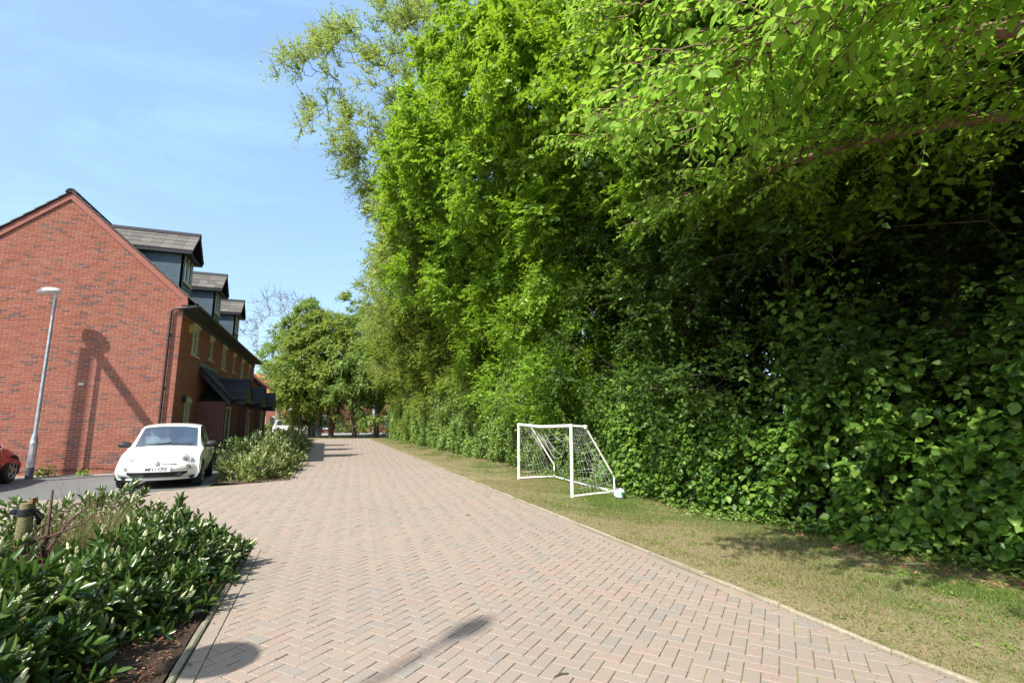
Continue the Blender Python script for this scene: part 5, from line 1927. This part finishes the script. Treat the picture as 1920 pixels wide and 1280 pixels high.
for x, y, v, rz_, sx, sz, lab in [
    (-3.2, 55.5, 0, .2, .92, 1.02, 'leftmost green tree at the road end, its trunk before the off-roader'),
    (-2.3, 52.8, 0, 2.0, .78, .86, 'smaller green tree just left of the bins'),
    (-1.4, 54.2, 0, 3.4, .92, 1.08, 'green tree with a straight dark trunk beside the bollard'),
    (.55, 52.5, 1, .4, .98, 1.05, 'green tree with a forked trunk right of the bins'),
    (2.6, 51.0, 1, 1.9, .92, .98, 'green tree leaning over the corner of the grass'),
    (4.6, 50.0, 0, 4.6, 1.0, 1.08, 'dark trunked tree at the corner where the hedge ends'),
    (6.2, 47.2, 1, 3.0, .9, .98, 'light green tree just before the corner, merging with the hedge'),
    (7.2, 52.5, 0, 5.4, 1.1, 1.15, 'green tree behind the far end of the hedge'),
    (-.6, 58.5, 0, 1.2, .9, .95, 'green tree in the second rank at the road end')]:
    i_ = int(x * 10) % 2
    tree('green_tree', lab, x, y, fary[v] if i_ else FAR[v][0], FAR[v][1], M['leaf_far'], M['bark'], rz_, (sx, sx, sz), GF)
# bare tree behind
b = MB()
C2, O2 = ellipsoid_points(260, (0, 0, 9.5), (4.2, 4.2, 4.4), .45)
skeleton(b, [(0, 0, -.2), (0, 0, 3), (.1, 0, 6), (0, .1, 9), (0, 0, 11)], [.3, .26, .2, .12, .05], C2, .045, 4, .0, .15, .018)
for i in range(len(C2)):
    for _ in range(3):
        d = norm(O2[i] + rng.normal(size=3) * .7)
        b.tube([tuple(C2[i]), tuple(C2[i] + d * .5), tuple(C2[i] + d * 1.0 + np.array([0, 0, .1]))], [.016, .012, .007], 3, False)
bare_tr = b.mesh('trunk', True, recalc=False)
P, D, N, Ln, Wd, t, _ = sprays(C2, O2, 2, 4, .8, .10, .5, .1)
bare_me = leaf_mesh('crown', P, D, N, Ln, Wd, 'rhomb', t, False)
tree('bare_tree', 'almost leafless grey tree showing over the far trees', -5.4, 66, bare_me, bare_tr, M['leaf_oak'], M['barkgrey'], 0, (1.25, 1.25, 1.28))

# overhanging tree at top right: limbs over the verge, large thin leaves
ov = root('overhanging_tree', 'tree reaching long leafy branches over the verge at top right', 'tree', (7.9, .2, 0))
OVO = np.array([7.9, .2, 0])
wood = MB(tuple(OVO))
limbs = [
    [(7.9, .2, -.1), (7.8, .2, 1.6), (7.4, .3, 2.8), (6.4, .7, 3.6), (5.3, 1.2, 4.1), (4.5, 2.2, 4.65), (4.15, 3.3, 5.0), (4.0, 4.6, 5.4), (3.95, 6.3, 5.9)],
    [(7.6, .25, 2.2), (7.0, -.4, 3.8), (5.8, -.6, 5.0), (4.6, .2, 5.6), (3.9, 1.6, 6.0), (3.6, 3.2, 6.4), (3.5, 5.0, 6.9)],
    [(6.4, .7, 3.6), (5.6, 2.4, 4.3), (5.3, 3.6, 4.6), (5.2, 4.8, 4.8), (5.1, 6.0, 4.9)],
    [(7.4, .3, 2.8), (7.2, 1.6, 4.8), (6.4, 3.2, 6.2), (5.6, 5.2, 7.0), (5.0, 7.2, 7.4)],
    [(5.3, 1.2, 4.1), (4.4, .9, 4.3), (3.6, 1.2, 4.35), (3.0, 1.9, 4.3), (2.75, 2.6, 4.15)],
    [(5.8, -.6, 5.0), (4.6, -1.2, 5.2), (3.5, -.9, 5.1), (2.8, -.2, 4.9)],
]
lr = [[.20, .17, .14, .10, .075, .055, .042, .03, .012], [.13, .10, .08, .06, .045, .03, .012], [.07, .05, .04, .028, .010], [.10, .08, .06, .04, .012], [.04, .03, .022, .015, .008], [.05, .035, .025, .01]]
tips = []
for lb, r_ in zip(limbs, lr):
    P_ = catmull(lb, 4 * len(lb))
    wood.tube([tuple(p) for p in P_], list(np.interp(np.linspace(0, 1, len(P_)), np.linspace(0, 1, len(r_)), r_)), 9)
    for i, p in enumerate(P_):
        if i / len(P_) < (.52 if lb is limbs[0] else .35 if lb in (limbs[1], limbs[3]) else .2):
            continue
        d = norm(P_[min(i + 1, len(P_) - 1)] - P_[max(i - 1, 0)])
        for s in (-1, 1, -1, 1, -1, 1):
            sd = norm(np.cross(d, [0, 0, 1])) * s
            dr = norm(d * rng.uniform(.25, 1.0) + sd * rng.uniform(.4, 1.0) + np.array([0, 0, rng.uniform(-.35, .35)]))
            L1 = rng.uniform(.55, 1.25)
            q1, q2 = p + dr * L1 * .5 + np.array([0, 0, .02]), p + dr * L1 - np.array([0, 0, .12 * L1])
            tips.append((p, q1, q2))
PL, DL, NL, LL, TL_ = [], [], [], [], []
for p, q1, q2 in tips:
    wood.tube([tuple(p), tuple(q1), tuple(q2)], [.011, .008, .004], 5, False)
    subs = [(p, q1, q2)]
    for k in range(3):
        t = rng.uniform(.3, .95)
        b0 = q1 + (q2 - q1) * max(0, 2 * t - 1) if t > .5 else p + (q1 - p) * 2 * t
        dr = norm((q2 - p) * 1.0 + rng.normal(size=3) * np.linalg.norm(q2 - p) * np.array([.8, .8, .35]))
        L1 = rng.uniform(.2, .5)
        e1, e2 = b0 + dr * L1 * .5, b0 + dr * L1 - np.array([0, 0, .06])
        wood.tube([tuple(b0), tuple(e1), tuple(e2)], [.006, .004, .002], 3, False)
        subs.append((b0, e1, e2))
    ct_ = rng.uniform(0, 1)
    for a, m, e in subs:
        L1 = np.linalg.norm(e - a)
        nl = max(3, int(L1 / .052))
        for k in range(nl):
            t = (k + .6) / nl
            q = (1 - t) ** 2 * a + 2 * t * (1 - t) * m + t * t * e
            dd = norm(e - a)
            sd = norm(np.cross(dd, [0, 0, 1]) + 1e-4) * (1 if k % 2 else -1)
            PL.append(q)
            DL.append(norm(dd * .5 + sd * .8 + np.array([0, 0, -.35]) + rng.normal(size=3) * .25))
            NL.append(norm(np.array([-.35, -.3, .8]) + rng.normal(size=3) * .4))
            LL.append(rng.uniform(.055, .115))
            TL_.append(.4 * ct_ + .6 * rng.uniform(0, 1))
PL, DL, NL, LL, TL_ = map(np.array, (PL, DL, NL, LL, TL_))
wood.build('trunk', M['twig'], ov, smooth=True, recalc=False)
C, O, B = boughs(80, (5.7, -2.2, 6.3), (2.4, 2.8, 1.9), 1.0, 8, .3)
for q in B[::2]:
    wood.tube([tuple(P_ for P_ in limbs[1][3]), tuple((np.array(limbs[1][3]) + q) / 2 + [0, 0, .2]), tuple(q)], [.05, .03, .01], 5, False)
Pc, Dc, Nc, Lc, Wc, tc_, _ = sprays(C, O, 8, 11, .6, .105, .62, .4)
mobj('crown', leaf_mesh('crown', Pc - OVO, Dc, Nc, Lc, Wc, 'rhomb', tc_, False), M['leaf_lime'], ov)
d_ = np.linalg.norm(PL - CAM, axis=1) + 100 * ~in_frame(PL)
o_ = np.argsort(d_ - LL * 6)
n1 = o_[:300]
leaf_objects(PL[n1], DL[n1], NL[n1], LL[n1], LL[n1] * .66, 'ovate', M['leaf_lime'], ov, off=OVO)
n2 = o_[300:]
mobj('foliage', leaf_mesh('foliage', PL[n2] - OVO, DL[n2], NL[n2], LL[n2], LL[n2] * .66, 'ovate', TL_[n2]), M['leaf_lime'], ov, kind='stuff')

darkn = [m for m, _ in NEAR]
nearb = [m.copy() for m, _ in NEAR]
nearm = [m.copy() for m, _ in NEAR]
for ms_, mt_ in ((nearb, 'leaf_bright'), (nearm, 'leaf_mid')):
    for m in ms_:
        m.materials.clear()
        m.materials.append(M[mt_])
# undergrowth trees between trunk and hedge, deep shade put into their leaf colour
for i, (x, y, v, s, lab) in enumerate([(8.7, 2.6, 0, .95, 'dark leafy tree in the shade behind the right end of the hedge'), (8.2, 6.6, 1, .95, 'dark leafy tree in the shade behind the goal')]):
    tree('shade_tree', lab, x, y, NEAR[v][0], NEAR[v][1], M['leaf_painted_shade'], M['bark'], i * 2.1, (s, s, .95))

for i, (x, y, v, s, lab) in enumerate([(8.0, 12.6, 1, .95, 'leafy small tree filling in above the hedge just left of the goal'), (8.3, 16.6, 0, 1.0, 'leafy small tree above the ivy hedge below the tallest tree'), (8.2, 20.8, 1, 1.0, 'leafy small tree between ivy hedge and pale oak'), (8.1, 25.2, 0, 1.0, 'leafy small tree at the foot of the pale oak'), (8.0, 30, 1, 1.0, 'leafy small tree over the middle of the far hedge'), (7.9, 35.5, 0, 1.0, 'leafy small tree over the far hedge before the second oak'), (7.7, 41, 1, 1.0, 'leafy small tree near the end of the far hedge'), (8.7, 9.8, 0, .95, 'leafy small tree in shade straight above the goal')]):
    tree('hedgerow_tree', lab, x, y, darkn[v] if y < 12 else nearb[v] if y < 23 else nearm[v], NEAR[v][1], M['leaf_bright'], M['bark'], i * 1.9, (s, s, 1.0), 'small trees rising from the hedge')

# ------------------------------------------------------------------ hedges
def hedge(label, y0, y1, n, top, face, leaf, mat, shape, thick=.9, n_obj=0, group='hedges along the verge', bulge=.55, name='hedge'):
    cy, cx = (y0 + y1) / 2, face(np.array([(y0 + y1) / 2]))[0] + .5
    r = root(name, label, 'hedge', (cx, cy, 0), 0, group)
    O = np.array([cx, cy, 0])
    Y = rng.uniform(y0, y1, n)
    tp = top(Y)
    tp = tp * (.72 + .5 * rng.uniform(0, 1, n) ** 2)
    h = rng.uniform(0, 1, n) ** .9
    Z = .02 + h * tp
    dep = np.abs(rng.normal(0, .22, n)) * thick
    lum = .16 * np.sin(Y * 2.3 + 2 * np.sin(Z * 1.7)) + .13 * np.sin(Z * 3.7 + Y * 1.1) + .08 * np.sin(Y * 7 + Z * 5)
    X = face(Y) + bulge * lum + dep + np.where(Z > tp - .3, (Z - tp + .3) * .8, 0) + np.where(Z < .35, (.35 - Z) * .35, 0) + rng.normal(0, .04, n)
    P = np.stack([X, Y, Z], 1)
    D = norm(np.stack([-.65 + rng.normal(0, .5, n), -.1 + rng.normal(0, .65, n), -.35 + rng.normal(0, .45, n)], 1))
    N = norm(np.stack([-.42 + rng.normal(0, .38, n), -.22 + rng.normal(0, .38, n), .80 + rng.normal(0, .35, n)], 1))
    L = leaf * rng.uniform(.55, 1.25, n)
    hole = np.sin(Y * 3.1 + 1.3 * np.sin(Z * 2.9)) * np.sin(Z * 3.4 + 1.1 * np.sin(Y * 2.2) + 1) + .5 * np.sin(Y * 6.3 + Z * 4.1)
    keep = (rng.uniform(0, 1, n) < np.clip(.78 + hole * 1.3, .06, 1)) | (dep > .3)
    P, D, N, Y, Z, dep = P[keep], D[keep], N[keep], Y[keep], Z[keep], dep[keep]
    n = len(P)
    L = leaf * rng.uniform(.55, 1.25, n)
    t = np.clip(.5 + .35 * np.sin(Y * 1.9 + Z * 2.4) * np.sin(Z * 1.3 + Y) + rng.uniform(-.4, .4, n), 0, .99)
    sel_ = np.array([], int)
    if n_obj:
        d = np.linalg.norm(P - CAM, axis=1) + 100 * ~in_frame(P) + dep * 6
        sel_ = np.argsort(d)[:n_obj]
        leaf_objects(P[sel_], D[sel_], N[sel_], L[sel_], L[sel_] * .8, shape, mat, r, off=O)
    ok = np.ones(n, bool)
    ok[sel_] = False
    mobj('foliage', leaf_mesh('foliage', P[ok] - O, D[ok], N[ok], L[ok], L[ok] * .8, shape, t[ok]), mat, r, kind='stuff')
    # woody stems inside
    b = MB(tuple(O))
    m = int((y1 - y0) * 4)
    for k in range(m):
        y = rng.uniform(y0, y1)
        x = face(np.array([y]))[0] + rng.uniform(.45, 1.1)
        hh = top(np.array([y]))[0] * rng.uniform(.7, 1.1)
        q = [(x, y, -.05)]
        for s in range(1, 5):
            q.append((x + rng.normal(0, .12) - .1 * s / 4, y + rng.normal(0, .18), hh * s / 4))
        b.tube(q, [.018, .015, .012, .009, .004], 5, False)
    b.build('stems', M['bark'], r, smooth=True, recalc=False, kind='stuff')
    return r
face1 = lambda Y: 5.92 + np.clip((7.0 - Y) * .14, 0, .65)
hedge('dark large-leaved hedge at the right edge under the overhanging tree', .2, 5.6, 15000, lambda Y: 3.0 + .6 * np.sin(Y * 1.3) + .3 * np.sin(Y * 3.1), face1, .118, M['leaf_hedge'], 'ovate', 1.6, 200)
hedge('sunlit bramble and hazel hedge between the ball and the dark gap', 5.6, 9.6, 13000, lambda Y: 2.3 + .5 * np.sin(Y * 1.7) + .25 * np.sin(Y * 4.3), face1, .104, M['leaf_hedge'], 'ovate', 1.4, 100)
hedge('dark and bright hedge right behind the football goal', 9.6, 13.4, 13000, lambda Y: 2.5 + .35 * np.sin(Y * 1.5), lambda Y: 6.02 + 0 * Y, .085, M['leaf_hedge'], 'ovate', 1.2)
hedge('ivy clad hedge just left of the goal', 13.4, 21, 26000, lambda Y: 3.1 + .35 * np.sin(Y * .9), lambda Y: 5.9 + 0 * Y, .088, M['leaf_ivy'], 'ivy', 1.1)
hedge('ivy clad clipped hedge in the middle distance', 21, 32, 26000, lambda Y: 3.2 + .3 * np.sin(Y * .8), lambda Y: 5.75 - (Y - 21) * .012, .105, M['leaf_ivy'], 'ivy', 1.0)
hedge('ivy clad hedge at its far end by the road corner', 32, 48, 26000, lambda Y: 3.4 + .3 * np.sin(Y * .7), lambda Y: 5.62 - (Y - 32) * .012, .135, M['leaf_ivy'], 'ivy', 1.0)
hedge('dark undergrowth deep in the wood behind the right-hand hedge', -4, 16, 26000, lambda Y: 5.6 + .8 * np.sin(Y * .9), lambda Y: 11.0 + .5 * np.sin(Y * .7), .17, M['leaf_painted_shade'], 'ovate', 2.0, name='undergrowth')
# ivy skirts creeping on to the grass
n = 4200
Y = 2.2 + 13 * rng.uniform(0, 1, n)
X = face1(Y) + .12 - np.abs(rng.normal(0, .20, n)) * (.6 + .5 * np.sin(Y * 2.1) + .3 * np.sin(Y * 5))
P = np.stack([X, Y, verge_z(X, Y) + np.abs(rng.normal(0, .07, n)) + .02], 1)
mobj('ivy', leaf_mesh('ivy', P, norm(rng.normal(size=(n, 3)) * np.array([1, 1, .3])), norm(rng.normal(size=(n, 3)) * .4 + np.array([-.3, -.2, 1.])), rng.uniform(.03, .075, n), rng.uniform(.03, .065, n), 'ivy', rng.uniform(0, 1, n)), M['leaf_ivy'], kind='stuff')
# ------------------------------------------------------------------ near laurels
def laurel(label, x, y, rad, h, n_shoot, n_obj, mat, leaf=.095, spikes=.35, group='flowering laurels in the near bed', name='laurel_shrub', wid=.37, n_leaf=10, spread=1.0, fl_obj=60, oy=1.0):
    r = root(name, label, 'shrub', (x, y, 0), 0, group)
    O = np.array([x, y, 0])
    d = rand_dirs(n_shoot)
    d[:, 2] = np.abs(d[:, 2]) ** .8
    d = norm(d)
    t = (.45 + .55 * rng.uniform(0, 1, n_shoot) ** .5)
    lump = 1 + .16 * np.sin(d[:, 0] * 5 + x * 3) + .13 * np.sin(d[:, 1] * 6 + y * 5)
    T = O + d * np.array([rad, rad * oy, h]) * (t * lump)[:, None]
    T[:, 2] = np.maximum(T[:, 2], .06)
    ax = norm(d * np.array([.8, .8, .45]) + np.array([0, 0, .55]) + rng.normal(size=(n_shoot, 3)) * .28)
    # stems
    b = MB(tuple(O))
    for i in range(0, n_shoot, 2):
        o_ = O + np.array([rng.normal(0, rad * .22), rng.normal(0, rad * .22 * oy), 0.02])
        m = (o_ + T[i]) / 2 + np.array([0, 0, .04])
        b.tube([tuple(o_), tuple(m), tuple(T[i])], [.011, .008, .004], 4, False)
    b.build('stems', M['twig'], r, smooth=True, recalc=False, kind='stuff')
    # leaves in whorls round each shoot
    n = n_shoot * n_leaf
    A = np.repeat(ax, n_leaf, axis=0)
    a1 = norm(np.cross(A, np.array([.3, .8, .2])))
    a2 = np.cross(A, a1)
    ph = np.tile(np.arange(n_leaf) * 2.4, n_shoot) + np.repeat(rng.uniform(0, 6, n_shoot), n_leaf)
    along = np.tile(np.linspace(-.09, .03, n_leaf), n_shoot)
    rdir = a1 * np.cos(ph)[:, None] + a2 * np.sin(ph)[:, None]
    openn = np.tile(np.linspace(1.15, .45, n_leaf), n_shoot) * spread
    P = np.repeat(T, n_leaf, axis=0) + A * along[:, None] + rdir * .005
    D = norm(A * (1.15 - openn * .55)[:, None] + rdir * openn[:, None] + rng.normal(size=(n, 3)) * .13)
    N = norm(A * 1.0 - rdir * .25 + rng.normal(size=(n, 3)) * .12)
    L = leaf * rng.uniform(.65, 1.2, n)
    tint = np.clip(np.tile(np.linspace(.0, .75, n_leaf), n_shoot) + rng.uniform(-.25, .3, n), 0, .99)
    P[:, 2] = np.maximum(P[:, 2], .03)
    ds = np.linalg.norm(P - CAM, axis=1) + 100 * ~in_frame(P) - (P[:, 2]) * .5
    od = np.argsort(ds)
    a, c = od[:n_obj], od[n_obj:]
    if n_obj:
        leaf_objects(P[a], D[a], N[a], L[a], L[a] * wid, 'lance', mat, r, off=O)
    mobj('foliage', leaf_mesh('foliage', P[c] - O, D[c], N[c], L[c], L[c] * wid, 'lance', tint[c]), mat, r, kind='stuff')
    # flower spikes
    up_ = np.where((t > .70) & (d[:, 2] > .12) & (rng.uniform(0, 1, n_shoot) < spikes))[0]
    stuff = MB(tuple(O))
    cnt = 0
    for i in up_:
        for _ in range(1 if rng.uniform() < .75 else 2):
            q = T[i] + ax[i] * .02 + rng.normal(size=3) * .015
            dirv = norm(ax[i] + rng.normal(size=3) * .2 + np.array([0, 0, .3]))
            L1 = leaf * rng.uniform(.6, 1.1)
            if cnt < fl_obj and in_frame(q[None])[0]:
                o = mobj('flower_spike', spike_me[cnt % 3], None, r, tuple(q - O))
                o.rotation_euler = Vector(dirv).to_track_quat('Z', 'Y').to_euler()
                o.scale = (L1 * 1.15,) * 2 + (L1,)
                cnt += 1
            else:
                k = Vector(dirv)
                stuff.tube([tuple(q), tuple(q + dirv * L1 * .5), tuple(q + dirv * L1)], [L1 * .14, L1 * .16, L1 * .05], 6)
    if stuff.v:
        stuff.build('blossom', M['flower'], r, smooth=True, recalc=False, kind='stuff')
    return r
spike_me = []
for v in range(3):
    b = MB()
    b.tube([(0, 0, 0), (0, 0, .2)], .05, 5)
    for i in range(30):
        z = .16 + .84 * i / 30
        a = i * 2.4 + v
        rr = .13 * (1 - .75 * (i / 30) ** 2.2)
        c = Vector((rr * math.cos(a), rr * math.sin(a), z))
        e = .055
        b.add([(c.x - e, c.y, c.z), (c.x + e, c.y, c.z), (c.x, c.y - e, c.z), (c.x, c.y + e, c.z), (c.x, c.y, c.z - e), (c.x, c.y, c.z + e)],
              [(0, 2, 5), (2, 1, 5), (1, 3, 5), (3, 0, 5), (2, 0, 4), (1, 2, 4), (3, 1, 4), (0, 3, 4)])
    me = b.mesh('flower_spike', True, recalc=False)
    me.materials.append(M['flower'])
    spike_me.append(me)
LM = M['leaf_laurel']
laurel('laurel at the bed corner spreading over the paving with long shoots', -1.46, 6.12, .76, .62, 440, 60, LM, .088, .5)
laurel('laurel behind the dry grass tuft, thick with cream spikes', -2.35, 6.55, .85, .76, 440, 40, LM, .088, .6)
laurel('laurel before the stake with a dark shaded side towards the soil', -1.56, 4.95, .78, .56, 430, 80, LM, .098, .4)
laurel('laurel left of the timber stake by the picture edge', -3.0, 5.2, .80, .70, 340, 40, LM, .095, .4)
laurel('nearest laurel with broad dark leaves in the bottom left corner', -1.95, 3.75, .88, .62, 400, 100, LM, .112, .3)
laurel('laurel cut off by the bottom left edge', -2.75, 3.15, .80, .54, 320, 60, LM, .115, .22)
# far bed
LS = M['leaf_skimmia']
GS = 'pale shrubs in the bed beside the car'
for i, (x, y, rad, h, lab) in enumerate([(-1.75, 15.75, .92, .78, 'pale flowering shrub at the front corner of the bed by the car'), (-1.60, 17.4, .92, .95, 'pale yellow-green shrub second from the front of the bed'), (-2.3, 18.6, .9, 1.22, 'dark leaved taller shrub behind the car'),
                                        (-1.55, 19.4, .9, 1.02, 'pale shrub beside the short stake'), (-1.6, 21.6, .95, 1.12, 'pale shrub past the short stake'), (-1.7, 24.2, 1.0, 1.12, 'pale shrub before the first porch'), (-1.7, 27, 1.0, 1.1, 'pale shrub midway along the terrace'), (-1.75, 30.5, 1.1, 1.05, 'pale shrub near the far end of the bed'), (-1.9, 35, 1.3, .95, 'last pale shrub of the bed')]):
    laurel(lab, x, y, rad, h, 340 if i < 5 else 220, 0, LM if i == 2 else LS, .10 if i < 5 else .13, .55, GS, 'pale_shrub' if i != 2 else 'laurel_shrub', .34, 8, 1.1, 14, 1.25)

# dry grass tuft, bare red-stemmed shrub
tf2 = root('dry_grass_tuft', 'clump of thin green and straw stalks rising out of the laurels', 'grass', (-1.95, 5.85, 0))
n = 700
P = np.stack([rng.normal(0, .16, n), rng.normal(0, .16, n), np.full(n, .1)], 1)
D = norm(np.stack([rng.normal(0, .28, n), rng.normal(0, .28, n), np.ones(n)], 1))
mobj('stalks', leaf_mesh('stalks', P, D, rand_dirs(n), rng.uniform(.45, .92, n), rng.uniform(.003, .006, n), 'blade', np.clip(rng.uniform(-.1, 1, n), 0, 1), False), M['straw'], tf2, kind='stuff')
for k in range(14):
    b = MB()
    a = rng.uniform(0, 6.3)
    l_ = rng.uniform(.8, 1.12)
    b.tube([(.05 * math.cos(a), .05 * math.sin(a), .1), (.12 * math.cos(a), .12 * math.sin(a), l_ * .55), (.32 * math.cos(a), .32 * math.sin(a), l_)], [.003, .0025, .001], 4, False)
    b.build('long_stalk', M['straw'], tf2, recalc=False)
bs_ = root('bare_shrub', 'leafless shrub of reddish brown stems behind the timber stake', 'shrub', (-2.12, 5.35, 0))
stems = [([(0, 0, 0), (-.02, .02, .35), (.0, .06, .60), (-.02, .10, .98)], [.022, .018, .015, .007]),
         ([(.0, .0, .28), (.03, .02, .5), (.12, .10, .72), (.26, .2, .86)], [.016, .013, .010, .004]),
         ([(0, .03, .62), (-.18, -.05, .52), (-.36, -.18, .36), (-.5, -.3, .22)], [.012, .010, .008, .003]),
         ([(-.02, .02, .40), (-.25, .12, .52), (-.5, .2, .60), (-.9, .3, .66)], [.016, .014, .011, .005]),
         ([(0, .05, .6), (.14, .02, .66), (.25, .0, .70), (.33, .02, .78)], [.010, .008, .006, .003]),
         ([(0, .05, .55), (-.08, -.1, .48), (-.2, -.25, .30)], [.01, .008, .003])]
for p_, r_ in stems:
    MB().tube(p_, r_, 7).build('stem', M['redstem'], bs_, smooth=True)
b = MB()
for k in range(46):
    a = Vector((rng.normal(-.1, .22), rng.normal(.03, .15), rng.uniform(.35, .75)))
    e = a + Vector((rng.normal(0, .25), rng.normal(0, .2), rng.uniform(-.1, .3)))
    b.tube([a, a.lerp(e, .5) + Vector((0, 0, .03)), e], [.0035, .0025, .0012], 4, False)
b.build('thin_twigs', M['redstem'], bs_, recalc=False, kind='stuff')
# weeds at the foot of the gable
for x, lab, s in ((-7.45, 'bright green weed at the wall foot beside the street lamp', 1.0), (-6.55, 'low weed at the wall foot between lamp and car', .6)):
    r = root('weed', lab, 'plant', (x, 18.32, 0), 0, 'weeds at the foot of the gable')
    n = int(90 * s)
    P = np.stack([rng.normal(0, .13 * s, n), rng.normal(0, .06, n), np.abs(rng.normal(.10, .10, n)) * s + .02], 1)
    mobj('leaves', leaf_mesh('leaves', P, norm(rng.normal(size=(n, 3)) + np.array([0, -.4, .3])), norm(rng.normal(size=(n, 3)) * .4 + np.array([-.3, -.5, .8])), rng.uniform(.05, .11, n), rng.uniform(.04, .08, n), 'ovate', rng.uniform(0, 1, n)), M['leaf_weed'], r, kind='stuff')
    b = MB()
    for k in range(5):
        b.tube([(rng.normal(0, .03), 0, 0), (rng.normal(0, .08 * s), -.02, .2 * s)], [.006, .003], 5)
    b.build('stem', M['leaf_weed'], r)
# garden shrubs before the far houses
for x, y, lab, m_, s in ((4.3, 71.9, 'yellow-green garden shrub before the far house', M['leaf_yellow'], 1.1), (2.6, 71.7, 'dark low garden shrub beside the yellow one', M['leaf_far'], 1.0), (-4.9, 50.3, 'dark round shrub left of the off-roader', M['leaf_far'], .9), (5.0, 57.5, 'big dark shrub under the corner trees', M['leaf_hedge'], 2.3), (7.6, 59.5, 'big dark shrub behind the hedge end', M['leaf_hedge'], 2.6)):
    r = root('garden_shrub', lab, 'shrub', (x, y, 0))
    C, O = ellipsoid_points(90, (0, 0, .55 * s), (1.1 * s, .8 * s, .75 * s), .6, .05)
    P, D, N, Ln, Wd, t, _ = sprays(C, O, 5, 7, .35, .13, .6, .1)
    P[:, 2] = np.maximum(P[:, 2], .03)
    mobj('foliage', leaf_mesh('foliage', P, D, N, Ln, Wd, 'rhomb', t, False), m_, r)
    b = MB()
    for k in range(6):
        b.tube([(rng.normal(0, .1), rng.normal(0, .1), 0), (rng.normal(0, .4), rng.normal(0, .3), .7 * s)], [.03, .01], 5)
    b.build('stem', M['bark'], r)

# wooded skyline far off beyond the houses
C, O, B = [], [], []
for k in range(46):
    a_ = -75 + k * 3.1 + rng.uniform(-1, 1)
    if -14 < a_ < 12:
        continue
    c_, o_, _b = boughs(26, (a_, 96 + rng.uniform(-5, 9), rng.uniform(3.4, 5.2)), (3.2, 2.6, rng.uniform(3.6, 5.4)), 1.2, 5, .6, .2)
    C.append(c_)
    O.append(o_)
C, O = np.vstack(C), np.vstack(O)
P, D, N, Ln, Wd, t, _ = sprays(C, O, 3, 5, 1.0, .55, .6, .2)
mobj('treeline', leaf_mesh('treeline', P, D, N, Ln, Wd, 'rhomb', t, False), M['leaf_far'], kind='stuff')
